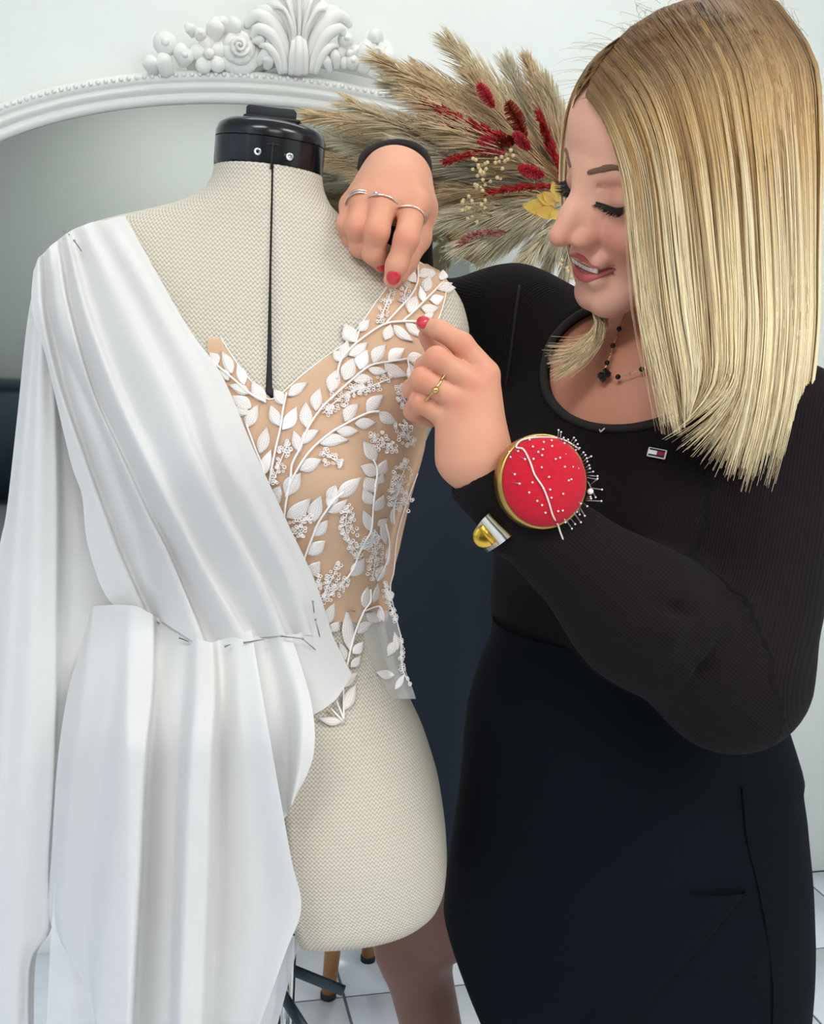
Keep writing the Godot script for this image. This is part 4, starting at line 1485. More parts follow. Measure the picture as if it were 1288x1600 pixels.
func woman() -> void:
	var root := thing("person", "smiling woman with long blond hair in black top and skirt, pinning the lace", "person", Vector3(0.24, 0, -1.08))
	head_shape()
	torso_shape()
	var m := MB.new()
	# skin: head and neck
	var base := lin(212, 152, 126)
	var fair := lin(236, 180, 156)
	var paint := func(p: Vector3) -> Array:
		var q := HT.affine_inverse() * p
		var c := fair
		if q.y > -0.125:
			var blush := exp(-(Vector2(absf(q.x) - 0.036, q.y + 0.036) / 0.022).length_squared()) * smoothstep(0.02, 0.06, q.z)
			blush += 0.7 * exp(-Vector3(q.x / 0.014, (q.y + 0.036) / 0.012, (q.z - 0.108) / 0.02).length_squared())
			c = c.lerp(lin(206, 116, 100), clampf(0.55 * blush, 0, 1))
			var lid := exp(-(Vector2(absf(q.x) - 0.033, q.y - 0.004) / 0.011).length_squared()) * smoothstep(0.05, 0.07, q.z)
			c = c.lerp(lin(190, 122, 104), 0.45 * lid)
			if absf(q.x) < 0.026 and q.y < -0.064 and q.y > -0.079 and q.z > 0.07:
				c = c.lerp(lin(120, 48, 46), 0.85 * smoothstep(0.0055, 0.003, absf(q.y + 0.0712)))
		else:
			c = c.lerp(lin(216, 146, 122), 0.35)
		return [c, Vector2.ZERO]
	nets(head_prims, head_subs, 0.0024, 0.020, 0.01, 0.0035, 0.0, m, paint)
	# trunk, legs, arms under the clothes and at the neckline
	skin_prims = head_prims.slice(-2)
	skin_prims.append_array(top_prims)
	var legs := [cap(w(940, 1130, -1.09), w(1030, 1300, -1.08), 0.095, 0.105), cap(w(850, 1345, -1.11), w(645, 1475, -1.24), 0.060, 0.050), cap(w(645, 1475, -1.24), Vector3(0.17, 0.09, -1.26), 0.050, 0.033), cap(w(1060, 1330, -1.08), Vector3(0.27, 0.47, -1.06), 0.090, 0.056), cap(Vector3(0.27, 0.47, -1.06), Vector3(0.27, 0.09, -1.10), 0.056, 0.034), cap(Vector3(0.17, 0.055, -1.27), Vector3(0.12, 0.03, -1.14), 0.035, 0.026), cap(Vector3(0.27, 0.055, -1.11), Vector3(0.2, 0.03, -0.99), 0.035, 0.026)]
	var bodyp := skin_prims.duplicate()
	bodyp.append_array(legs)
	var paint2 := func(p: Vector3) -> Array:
		return [base.lerp(lin(214, 140, 116), 0.4) if p.y > 0.8 else lin(126, 88, 74), Vector2.ZERO]  # legs painted darker: their shade is put into the skin colour
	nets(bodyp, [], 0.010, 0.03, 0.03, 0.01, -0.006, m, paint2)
	hand_top(m, base)
	hand_low(m, base)
	put("body", m, mats.skin, root)
	nails(root)
	face(root)
	clothes(root)
	hair(root)

# hands: every finger its own chain of joints, growing out of the palm
func chain(P: Array, joints: Array, radii: Array, g: int) -> void:
	for k in joints.size() - 1:
		P.append(cap(joints[k], joints[k + 1], radii[k], radii[k + 1], g))

func hand_paint(base: Color, knuckles: Array) -> Variant:
	return func(p: Vector3) -> Array:
		var c := base.lerp(lin(218, 158, 128), 0.5)
		var r := 0.0
		for k: Vector3 in knuckles:
			r = maxf(r, exp(-(p - k).length_squared() / 0.00011))
		return [c.lerp(lin(206, 122, 98), 0.45 * r), Vector2.ZERO]

var top_hand: Array = []
var low_hand: Array = []

func hand_top(m: MB, base: Color) -> void:
	var P := top_hand
	var wr := w(620, 279, -0.995)
	# palm and back of the hand
	P.append(cap(wr, w(618, 298, -0.962), 0.0245, 0.0255))
	P.append(cap(w(628, 274, -0.985), w(646, 322, -0.942), 0.0205, 0.0150))
	P.append(cap(w(614, 274, -0.98), w(600, 316, -0.940), 0.0205, 0.0148))
	P.append(cap(w(606, 276, -0.985), w(570, 315, -0.945), 0.0190, 0.0136))
	P.append(cap(w(602, 278, -0.99), w(552, 322, -0.962), 0.0170, 0.0124))
	P.append(cap(w(640, 285, -0.985), w(656, 330, -0.965), 0.0180, 0.0145))
	P.append(cap(w(590, 320, -0.962), w(640, 320, -0.962), 0.014, 0.014))
	chain(P, [w(647, 322, -0.942), w(635, 374, -0.915), w(620, 415, -0.916), w(613, 437, -0.920)], [0.0122, 0.0103, 0.0090, 0.0076], 1)
	chain(P, [w(600, 314, -0.938), w(589, 362, -0.916), w(584, 395, -0.925), w(598, 412, -0.935)], [0.0122, 0.0105, 0.0096, 0.0080], 2)
	chain(P, [w(570, 314, -0.944), w(558, 356, -0.925), w(563, 385, -0.935), w(580, 398, -0.948)], [0.0115, 0.0098, 0.0090, 0.0080], 3)
	chain(P, [w(552, 322, -0.962), w(543, 350, -0.944), w(550, 376, -0.952), w(564, 385, -0.962)], [0.0105, 0.0090, 0.0082, 0.0072], 4)
	chain(P, [w(658, 325, -0.968), w(652, 372, -0.955), w(634, 408, -0.938), w(622, 430, -0.932)], [0.0145, 0.0120, 0.0100, 0.0085], 5)
	nets(P, [], 0.0015, 0.014, 0.005, 0.002, 0.0, m, hand_paint(base, [w(647, 322, -0.93), w(600, 316, -0.93), w(570, 316, -0.935), w(635, 372, -0.905), w(589, 362, -0.905), w(558, 356, -0.915)]))

func hand_low(m: MB, base: Color) -> void:
	var P := low_hand
	P.append(cap(w(768, 760, -0.874), w(742, 700, -0.872), 0.0260, 0.0240))
	P.append(cap(w(756, 715, -0.874), w(757, 590, -0.874), 0.0220, 0.0130))
	P.append(cap(w(742, 715, -0.868), w(738, 604, -0.866), 0.0220, 0.0130))
	P.append(cap(w(728, 715, -0.868), w(720, 632, -0.866), 0.0210, 0.0125))
	P.append(cap(w(722, 710, -0.872), w(704, 658, -0.870), 0.0190, 0.0115))
	P.append(cap(w(740, 700, -0.882), w(738, 640, -0.886), 0.0210, 0.0160))
	chain(P, [w(756, 584, -0.874), w(722, 538, -0.868), w(688, 516, -0.875), w(662, 506, -0.884)], [0.0130, 0.0094, 0.0080, 0.0064], 1)
	chain(P, [w(738, 598, -0.865), w(682, 560, -0.858), w(664, 574, -0.880), w(690, 596, -0.895)], [0.0118, 0.0094, 0.0086, 0.0075], 2)
	chain(P, [w(720, 628, -0.864), w(660, 592, -0.858), w(645, 608, -0.880), w(676, 628, -0.895)], [0.0112, 0.0092, 0.0084, 0.0075], 3)
	chain(P, [w(704, 656, -0.869), w(656, 627, -0.864), w(646, 642, -0.884), w(674, 655, -0.897)], [0.0102, 0.0086, 0.0078, 0.0070], 4)
	chain(P, [w(730, 660, -0.892), w(712, 600, -0.902), w(688, 560, -0.902), w(668, 525, -0.898)], [0.0160, 0.0115, 0.0095, 0.0078], 5)
	nets(P, [], 0.0015, 0.014, 0.004, 0.002, 0.0, m, hand_paint(base, [w(756, 586, -0.860), w(738, 602, -0.853), w(720, 630, -0.852), w(722, 538, -0.86), w(682, 560, -0.848), w(660, 592, -0.848), w(656, 627, -0.854)]))

func nails(root: Node) -> void:
	var t := [[w(613, 439, -0.9125), w(617, 427, -0.9095), 0.0062, "red varnished index fingernail of the upper hand"], [w(600, 419, -0.9285), w(594, 412, -0.9265), 0.0052, "red varnished middle fingernail of the upper hand"], [w(656, 502, -0.8795), w(667, 505, -0.8765), 0.0055, "red varnished index fingernail of the lower hand"]]
	for q in t:
		var m := MB.new()
		var d: Vector3 = (q[1] - q[0])
		var nrm := Vector3(0, 0.2, 1).normalized()
		if q[0].x > 0.0: nrm = Vector3(-0.1, 0.75, 0.65).normalized()
		var x := d.cross(nrm).normalized()
		nrm = x.cross(d).normalized()
		m.ball((q[0] + q[1]) * 0.5, Basis(x * q[2], d.normalized() * q[2] * 1.15, nrm * 0.0026), 8, 12)
		var o := part("fingernail", m, mats.nail_polish, root)
		o.position = -root.position
		o.set_meta("label", q[3])

func put(called: String, m: MB, mt: Material, root: Node3D) -> MeshInstance3D:
	var o := part(called, m, mt, root)
	if root.get_parent() == self:
		o.position = -root.position
	return o

func hcurve(P: Array, n: int) -> Array:
	return curve(P.map(func(a): return hp(a[0], a[1], a[2])), n)

func face(root: Node3D) -> void:
	var m := MB.new()
	var fl := -HT.basis.z
	m.tube(fcurve([[-0.0275, -0.0655], [-0.014, -0.0625], [-0.0045, -0.0605], [0, -0.0615], [0.0045, -0.0605], [0.014, -0.0625], [0.0275, -0.0655]], 25, -0.0004), taper(25, 0.0002, 0.0031, 1.0), 10, 0.6, fl)
	put("upper_lip", m, mats.lip, root)
	m = MB.new()
	m.tube(fcurve([[-0.0270, -0.0662], [-0.0145, -0.0762], [0, -0.0800], [0.0145, -0.0762], [0.0270, -0.0662]], 25, -0.0010), taper(25, 0.0002, 0.0047, 1.0), 10, 0.66, fl)
	put("lower_lip", m, mats.lip, root)
	# teeth
	var th := MB.new()
	for k in 8:
		var a := (k - 3.5) * 0.0049
		var o := HT.affine_inverse() * fp(a, -0.0700 + absf(a) * 0.10, 0.0)
		th.box(Transform3D(HT.basis * Basis(Vector3.UP, a * 16.0), hp(a, -0.0700 + absf(a) * 0.12, o.z - 0.0012)), Vector3(0.0050, 0.0075, 0.003), 0.0008)
	put("teeth", th, mats.tooth, root)
	for s in [-1.0, 1.0]:
		m = MB.new()
		var bl := fcurve([[s * 0.0125, 0.0190], [s * 0.022, 0.0225], [s * 0.036, 0.0262], [s * 0.050, 0.0215]], 14, 0.0002)
		m.tube(bl, [0.0010, 0.0019, 0.0022, 0.0023, 0.0023, 0.0023, 0.0030, 0.0028, 0.0026, 0.0023, 0.0020, 0.0016, 0.0012, 0.0007], 8, 0.35, fl)
		put("eyebrow", m, mats.brow, root)
		# lashes: a dark lid line and single hairs
		m = MB.new()
		var lid := fcurve([[s * 0.0185, -0.0060], [s * 0.025, -0.0092], [s * 0.033, -0.0102], [s * 0.041, -0.0085], [s * 0.0480, -0.0035]], 34, 0.0002)
		m.tube(lid, taper(34, 0.0006, 0.0013), 6)
		for k in range(2, 34):
			for j in 3:
				var f := k / 33.0
				var o: Vector3 = lid[k]
				var d := HT.basis * Vector3(s * lerpf(-0.25, 0.75, f) + rng.randf_range(-0.15, 0.15), -0.60 + 0.3 * rng.randf(), 0.8).normalized()
				var up := HT.basis.y
				var len := lerpf(0.006, 0.0125, smoothstep(0.0, 0.8, f)) * rng.randf_range(0.75, 1.1)
				m.tube([o, o + d * len * 0.55 - up * len * 0.08, o + d * len + up * len * 0.14], [0.00042, 0.00034, 0.0001], 4, 1.0, Vector3.ZERO, false)
		put("eyelashes", m, mats.lash, root)

func taper(n: int, lo: float, hi: float, pw := 0.6) -> Array:
	var R := []
	for k in n:
		R.append(lerpf(lo, hi, pow(sin(PI * clampf(float(k) / (n - 1), 0.0, 1.0)), pw)))
	return R

func clothes(root: Node3D) -> void:
	var m := MB.new()
	# the round neckline and the two cuffs are cut out
	var tb := Basis(TS, Vector3.UP, TN)
	var cut := [ell(w(980, 556, -1.0), tb * Basis(Vector3.BACK, 0.16), Vector3(0.092, 0.068, 0.14)),
		ell(w(718, 694, -0.873), Basis(Vector3.BACK, 0.71), Vector3(0.055, 0.030, 0.055))]
	# creases near the inside of the elbow
	for q in [[1130, 1000, 1065, 1085], [1090, 960, 1010, 935]]:
		var a := hit(top_prims, q[0], q[1], -0.78, 0.035, 0.004)
		var b := hit(top_prims, q[2], q[3], -0.78, 0.035, 0.004)
		cut.append(cap(a + Vector3(0, 0, 0.002), a.lerp(b, 0.5) + Vector3(0, 0, 0.004), 0.004, 0.0055))
		cut.append(cap(a.lerp(b, 0.5) + Vector3(0, 0, 0.004), b + Vector3(0, 0, 0.002), 0.0055, 0.003))
	var knit := top_prims.duplicate()
	for q in [[[1215, 905], [1160, 955], [1098, 985]], [[1068, 930], [1040, 985], [1020, 1030]], [[820, 800], [800, 840], [780, 852]]]:
		var c: Array = (q as Array).map(func(a): return hit(top_prims, a[0], a[1], -0.78, 0.035, -0.004))
		knit.append(cap(c[0], c[1], 0.004, 0.0085)); knit.append(cap(c[1], c[2], 0.0085, 0.004))
		knit[-1].kk = 0.010; knit[-2].kk = 0.010
	nets(knit, cut, 0.0052, 0.035, 0.03, 0.006, 0.004, m, ribs)
	var top := put("ribbed_top", m, mats.rib_knit, root)
	# neckline binding along the edge of the cut
	var nk := []
	var c0: Prim = cut[0]
	var cb := c0.inv.inverse()
	for k in 65:
		var an := TAU * k / 64.0
		var lz := 0.98
		var p := V3
		while lz > -0.6:
			var rr := sqrt(maxf(0.0, 1.0 - lz * lz))
			p = c0.a + cb * Vector3(c0.rad.x * cos(an) * rr, c0.rad.y * sin(an) * rr, c0.rad.z * lz)
			if field(top_prims, [], 0.035, 0.03, 0.006, 0.004, p) < 0.0: break
			lz -= 0.01
		nk.append(p)
	m = MB.new()
	m.tube(nk, [0.0042], 8, 1.0, Vector3.ZERO, false)
	put("neckline_binding", m, mats.knit_trim, root)
	# cuffs
	m = MB.new()
	m.tube(curve([w(562, 266, -0.985), w(567, 246, -0.990), w(580, 234, -0.995), w(600, 227, -0.998), w(622, 224, -1.0), w(645, 228, -0.998), w(660, 237, -0.995), w(668, 249, -0.990), w(672, 268, -0.985)], 30), taper(30, 0.0018, 0.0042, 0.5), 8)
	m.tube([w(619, 250, -1.012), w(620, 270, -1.02), w(624, 300, -1.04)], [0.0295, 0.031, 0.033], 16)
	put("cuff", m, mats.knit_trim, root)
	# seams of the sleeves
	for S in [[[812, 446], [806, 490], [800, 540], [792, 600]]]:
		m = MB.new()
		m.tube(curve(S.map(func(a): return hit(top_prims, a[0], a[1], -0.84, 0.035, 0.0045)), 16), [0.0014], 6)
		put("sleeve_seam", m, mats.knit_trim, root)
	# white label loop left on the neckline
	m = MB.new()
	m.tube([hit(top_prims, 937, 671, -0.86, 0.035, 0.006), hit(top_prims, 939, 675, -0.86, 0.035, 0.008), hit(top_prims, 945, 669, -0.86, 0.035, 0.009)], [0.0007], 5)
	put("loose_thread", m, mats.white_thread, root)
	logo(root)
	skirt(root)

func logo(root: Node3D) -> void:
	var o := hit(top_prims, 1027, 709, -0.84, 0.035, 0.006)
	var ox := hit(top_prims, 1040, 711, -0.84, 0.035, 0.006) - hit(top_prims, 1014, 706, -0.84, 0.035, 0.006)
	var oy := hit(top_prims, 1026, 700, -0.84, 0.035, 0.006) - hit(top_prims, 1028, 718, -0.84, 0.035, 0.006)
	var x := ox.normalized()
	var n := x.cross(oy).normalized()
	var y := n.cross(x)
	var T := Transform3D(Basis(x, y, n), o + n * 0.0015)
	var W := 0.0172
	var H := 0.0092
	var m := MB.new()
	m.box(T, Vector3(W, H, 0.0016), 0.0008)
	var p := put("logo_patch", m, mats.patch_white, root)
	p.set_meta("label", "small embroidered flag badge with a white border")
	for q in [[0.0, 0.30, 0.84, 0.16, "patch_navy"], [0.0, -0.30, 0.84, 0.16, "patch_navy"], [0.21, 0.0, 0.42, 0.44, "patch_red"]]:
		m = MB.new()
		m.box(T * Transform3D(Basis(), Vector3(q[0] * W, q[1] * H, 0.0006)), Vector3(q[2] * W, q[3] * H, 0.0014), 0.0002)
		part("badge_stripe", m, mats[q[4]], p)

const SK := [[978, 770, 1205], [1005, 766, 1212], [1060, 745, 1218], [1110, 731, 1226], [1165, 724, 1243], [1192, 722, 1250], [1206, 721, 1248], [1250, 716, 1254], [1350, 702, 1263], [1440, 692, 1267], [1520, 694, 1264], [1600, 700, 1256], [1760, 712, 1240], [1900, 720, 1225]]

func skirt_pt(py: float, phi: float, up := 0.0) -> Vector3:
	var r := look(SK, py)
	var zc := -1.085
	var a := w(r[1], py, zc)
	var b := w(r[2], py, zc)
	var c := (a + b) * 0.5
	var rx := (b.x - a.x) * 0.5 + up
	var rz := 0.122 * clampf(rx / 0.18, 0.9, 1.1) + up
	return c + Vector3(sin(phi) * rx, 0.0, signf(cos(phi)) * pow(absf(cos(phi)), 0.9) * rz)

func hem_at(phi: float) -> float:
	var x := 0.5 + 0.5 * sin(phi)
	return clampf(1436.0 + x * 575.0 * 2.1, 1436.0, 1880.0)

func skirt(root: Node3D) -> void:
	var cols := 96
	var rows := 60
	var P := PackedVector3Array()
	for k in rows:
		for c in cols:
			var phi := TAU * c / cols
			var py := lerpf(978.0, hem_at(phi), float(k) / (rows - 1))
			var p := skirt_pt(py, phi)
			# soft pull folds
			var f := 0.0016 * sin(py * 0.045 + phi * 3.0) * smoothstep(1150.0, 1400.0, py) * maxf(0, cos(phi))
			P.append(p + Vector3(0, 0, f))
	var m := MB.new()
	m.grid(P, cols, rows, 6, 6, true)
	# turned-in edge along the hem
	var b := (rows - 1) * cols
	var inner := []
	for c in cols:
		inner.append(m.vert(P[b + c] + Vector3((0.27 - P[b + c].x) * 0.06, 0.01, (-1.085 - P[b + c].z) * 0.06)))
	for c in cols:
		m.quad(b + c, b + (c + 1) % cols, inner[(c + 1) % cols], inner[c])
	var sk := put("skirt", m, mats.skirt_cloth, root)
	# wrap panel lying over the front, its edge running down to the left
	var n := 40
	var Q := PackedVector3Array()
	for k in n:
		var f := float(k) / (n - 1)
		var e := Vector2(1135, 1296).lerp(Vector2(790, 1640), f)
		for s in 14:
			var g := float(s) / 13.0
			var px := lerpf(e.x - 150.0 * (1.0 - 0.55 * f), e.x, g)
			var py := e.y
			var r := look(SK, py)
			var sn := clampf((px - 3.0 * (px - 960.0) * 0.03 - (r[1] + r[2]) * 0.5) / ((r[2] - r[1]) * 0.5), -0.97, 0.97)
			Q.append(skirt_pt(py, asin(sn), lerpf(-0.003, 0.0045, smoothstep(0.0, 0.7, g)) if s < 13 else -0.002))
	m = MB.new()
	m.grid(Q, 14, n)
	part("wrap_panel", m, mats.skirt_cloth, sk)
	for S in [[[1130, 1158], [1137, 1230], [1156, 1300], [1172, 1380], [1181, 1460], [1174, 1600]], [[1003, 1399], [1050, 1408], [1100, 1416], [1152, 1422]]]:
		m = MB.new()
		var T := []
		for q in curve(S.map(func(a): return Vector2(a[0], a[1])), 30):
			var r := look(SK, q.y)
			var sn := clampf((q.x - 3.0 * (q.x - 960.0) * 0.03 - (r[1] + r[2]) * 0.5) / ((r[2] - r[1]) * 0.5), -0.98, 0.98)
			T.append(skirt_pt(q.y, asin(sn), 0.0006))
		m.tube(T, [0.0013], 6)
		part("seam", m, mats.skirt_cloth, sk)

# ---------------------------------------------------------------- hair
# guide strands: spots of the view from parting to tip, with the depth of each
const HG := [
	[[915, 150], [940, 185], [962, 240], [976, 300], [985, 390], [996, 490], [1016, 590], [1036, 672]],
	[[925, 115], [960, 165], [988, 230], [1004, 300], [1014, 400], [1028, 500], [1048, 600], [1062, 684]],
	[[948, 78], [1000, 140], [1032, 220], [1048, 310], [1058, 400], [1070, 500], [1084, 590], [1078, 660]],
	[[985, 42], [1048, 120], [1080, 220], [1094, 310], [1104, 400], [1112, 500], [1112, 600], [1060, 672]],
	[[1030, 14], [1094, 110], [1122, 220], [1134, 310], [1140, 400], [1146, 500], [1136, 610], [1030, 690]],
	[[1075, -2], [1136, 100], [1160, 220], [1170, 310], [1176, 410], [1180, 520], [1166, 640], [1132, 762]],
	[[1112, -10], [1176, 95], [1196, 220], [1204, 310], [1210, 410], [1212, 520], [1198, 650], [1166, 772]],
	[[1150, -12], [1214, 90], [1232, 220], [1238, 310], [1242, 410], [1242, 520], [1228, 650], [1196, 782]],
	[[1185, -8], [1248, 90], [1264, 220], [1268, 310], [1269, 410], [1268, 520], [1252, 650], [1214, 788]],
	[[1215, 2], [1276, 95], [1286, 220], [1285, 310], [1283, 410], [1281, 520], [1266, 640], [1236, 760]]]
const HF := [
	[[925, 118], [908, 140], [895, 170], [889, 205], [886, 245], [884, 290], [888, 340], [905, 420], [930, 500], [905, 545], [846, 550]],
	[[945, 88], [915, 115], [897, 150], [886, 190], [880, 240], [879, 290], [884, 345], [900, 430], [940, 500], [912, 552], [866, 588]],
	[[968, 58], [930, 88], [902, 128], [884, 175], [876, 225], [874, 285], [880, 350], [900, 440], [950, 500], [925, 545], [880, 575]]]

func hair_z(px: float, py: float) -> float:
	var z := -0.898 - 0.072 * pow(maxf(px - 1085.0, 0.0) / 190.0, 2.0) - 0.030 * pow(maxf(1040.0 - px, 0.0) / 130.0, 2.0)
	z -= 0.085 * pow(clampf((215.0 - py) / 225.0, 0.0, 1.2), 2.0)
	z += 0.018 * smoothstep(430.0, 650.0, py)
	return z

# depth of the head's own outline, with a little hair on it, under a spot of the view
func scalp_z(px: float, py: float) -> float:
	var inv := HT.affine_inverse()
	var d := CB * Vector3((px - 644.0) / F, -(py - 800.0) / F, -1.0)
	var rr := Vector3(0.0815, 0.100, 0.104)
	var o := (inv * CP - Vector3(0, 0.036, -0.016)) / rr
	var e := (inv.basis * d) / rr
	var b := o.dot(e)
	var q := b * b - e.dot(e) * (o.dot(o) - 1.0)
	if q < 0.0:
		return -9.0
	return (CP + d * ((-b - sqrt(q)) / e.dot(e))).z

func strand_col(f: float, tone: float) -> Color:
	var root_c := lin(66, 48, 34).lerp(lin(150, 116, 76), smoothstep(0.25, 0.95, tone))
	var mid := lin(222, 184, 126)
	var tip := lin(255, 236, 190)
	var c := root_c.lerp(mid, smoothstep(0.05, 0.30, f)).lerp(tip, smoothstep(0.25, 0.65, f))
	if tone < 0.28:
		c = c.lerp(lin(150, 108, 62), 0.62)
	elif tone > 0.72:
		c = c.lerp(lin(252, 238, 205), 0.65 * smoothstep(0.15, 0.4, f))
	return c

class Strands:
	var v := PackedVector3Array()
	var n := PackedVector3Array()
	var c := PackedColorArray()
	var i := PackedInt32Array()
	func add(P: Array, R: Array, C: Array) -> void:
		var b := v.size()
		var side := Vector3.ZERO
		var k1 := P.size() - 1
		for k in P.size():
			var t: Vector3 = (P[mini(k + 1, k1)] - P[maxi(k - 1, 0)]).normalized()
			side = t.cross(Vector3(0.3, 0.2, 0.93)).normalized()
			var up := side.cross(t)
			for s in 3:
				var a := TAU * s / 3.0 + 0.5
				var d := side * cos(a) + up * sin(a)
				v.append(P[k] + d * R[k]); n.append(d); c.append(C[k])
		for k in k1:
			for s in 3:
				var s2 := (s + 1) % 3
				var q := b + k * 3
				i.append_array(PackedInt32Array([q + s, q + 3 + s2, q + 3 + s, q + s, q + s2, q + 3 + s2]))
	func mesh() -> ArrayMesh:
		var a := []
		a.resize(Mesh.ARRAY_MAX)
		a[Mesh.ARRAY_VERTEX] = v; a[Mesh.ARRAY_NORMAL] = n; a[Mesh.ARRAY_COLOR] = c; a[Mesh.ARRAY_INDEX] = i
		var am := ArrayMesh.new()
		am.add_surface_from_arrays(Mesh.PRIMITIVE_TRIANGLES, a)
		return am

func guide(G: Array, u: float, t: float) -> Vector2:
	var f := clampf(u, 0.0, 1.0) * (G.size() - 1)
	var gi := mini(int(f), G.size() - 2)
	var a: Array = G[gi]
	var b: Array = G[gi + 1]
	var h := clampf(t, 0.0, 1.0) * (a.size() - 1)
	var hi := mini(int(h), a.size() - 2)
	var r := h - hi
	var pts := []
	for k in [hi - 1, hi, hi + 1, hi + 2]:
		var kk := clampi(k, 0, a.size() - 1)
		pts.append(Vector2(a[kk][0], a[kk][1]).lerp(Vector2(b[kk][0], b[kk][1]), f - gi))
	return cat(pts[0], pts[1], pts[2], pts[3], r)

func hair(root: Node3D) -> void:
	var S := Strands.new()
	var steps := 20
	# locks: a few hundred bundles, each of a dozen strands that drift apart towards the tips
	for lock in 400:
		var u0 := rng.randf()
		var tone0 := rng.randf()
		var deep0 := pow(rng.randf(), 1.3) * 0.040
		var len0 := rng.randf_range(0.90, 1.0)
		if u0 < 0.45: len0 = rng.randf_range(0.80, 1.0)
		var sway := rng.randf_range(-0.02, 0.02)
		for s in 11:
			var du := rng.randfn(0.0, 0.010)
			var tone := clampf(tone0 + rng.randfn(0.0, 0.16), 0, 1)
			var deep := deep0 + rng.randf() * 0.004
			var ln := len0 * rng.randf_range(0.92, 1.0)
			var drift := rng.randfn(0.0, 0.012)
			var root_t := rng.randf() * 0.02
			var r0 := rng.randf_range(0.00038, 0.00068)
			var P := []
			var R := []
			var C := []
			for k in steps:
				var f := float(k) / (steps - 1)
				var t := lerpf(root_t, ln, f)
				var q := guide(HG, u0 + du * (0.5 + 0.5 * f) + (drift + sway) * f * f, t)
				var z := hair_z(q.x, q.y) - deep * smoothstep(0.0, 0.3, f)
				z = -smin(-z, -(scalp_z(q.x, q.y) + 0.003 + 0.14 * (0.04 - deep)), 0.016) - 0.0025 * sin(u0 * 190.0) * smoothstep(0.05, 0.4, f)
				P.append(w(q.x, q.y, z))
				R.append(r0 * (1.0 - 0.75 * smoothstep(0.8, 1.0, f)))
				C.append(strand_col(t, tone))
			S.add(P, R, C)
	# far side: a thin curtain past the temple that comes out again under the chin
	for lock in 90:
		var u0 := rng.randf()
		var tone0 := rng.randf()
		for s in 10:
			var du := rng.randfn(0.0, 0.10)
			var ln := rng.randf_range(0.88, 1.0)
			var P := []
			var R := []
			var C := []
			for k in steps:
				var f := float(k) / (steps - 1)
				var q := guide(HF, u0 + du * f, f * ln)
				q += Vector2(-20.0 * du, 75.0 * du) * smoothstep(0.72, 1.0, f)
				var z := lerpf(-0.985, -1.06, smoothstep(0.0, 0.35, f)) + 0.065 * smoothstep(0.68, 1.0, f)
				if q.y < 230.0: z = maxf(z, scalp_z(q.x, q.y) + 0.002)
				P.append(w(q.x + rng.randf() * 0.5, q.y, z + du * 0.05))
				R.append(0.0005 * (1.0 - 0.75 * smoothstep(0.8, 1.0, f)))
				C.append(strand_col(f * 0.9 + 0.06, tone0))
			S.add(P, R, C)
	# flyaway hairs over the crown and before the temple
	for k in 260:
		var u := rng.randf()
		var q := guide(HG, u, rng.randf() * 0.10)
		var p0 := w(q.x, q.y, hair_z(q.x, q.y) - 0.01)
		var d := Vector3(rng.randf_range(-0.9, 0.5), rng.randf_range(0.15, 0.7), rng.randf_range(-0.3, 0.3)).normalized()
		var L := rng.randf_range(0.012, 0.04)
		var P := []
		var C := []
		for j in 7:
			var f := j / 6.0
			P.append(p0 + d * L * f + Vector3(0, -0.5 * L * f * f, 0) + Vector3(1, 0, 0) * L * 0.3 * sin(f * 3.0 + u * 9.0))
			C.append(lin(150, 120, 84))
		S.add(P, [0.00016, 0.00016, 0.00015, 0.00014, 0.00012, 0.0001, 0.00006], C)
	for k in 40:
		var P := []
		var C := []
		var u := rng.randf() * 0.10
		var t0 := rng.randf_range(0.15, 0.5)
		var tone := rng.randf()
		for j in 12:
			var f := j / 11.0
			var q := guide(HG, u, lerpf(t0, 1.0, f))
			q.x -= 16.0 * sin(f * 2.6 + k) * f
			P.append(w(q.x, q.y, hair_z(q.x, q.y) + 0.003 * f))
			C.append(strand_col(lerpf(t0, 1.0, f), tone))
		S.add(P, [0.00020, 0.00020, 0.00020, 0.00020, 0.00018, 0.00018, 0.00016, 0.00014, 0.00012, 0.0001, 0.00008, 0.00005], C)
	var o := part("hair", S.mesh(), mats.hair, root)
	o.position = -root.position
	# the mass below the strands
	var m := MB.new()
	var P := PackedVector3Array()
	var cols := []
	for k in 44:
		for s in 60:
			var t := lerpf(0.0, 0.84, k / 43.0)
			var q := guide(HG, lerpf(0.02, 1.0, s / 59.0), t)
			P.append(w(q.x, q.y, hair_z(q.x, q.y) - 0.006 - 0.036 * smoothstep(0.0, 0.25, t)))
			P[-1] = w(q.x, q.y, maxf(P[-1].z, scalp_z(q.x, q.y) - 0.004))
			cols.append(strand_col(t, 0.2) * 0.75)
	m.grid(P, 60, 44)
	for k in cols.size():
		m.c[k] = cols[k]
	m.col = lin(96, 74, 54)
	var b := m.v.size()
	m.ball(hp(0, 0.036, -0.024), HT.basis * Basis().scaled(Vector3(0.077, 0.0945, 0.095)), 24, 36)
	part("hair_under_layer", m, mats.hair, root).position = -root.position

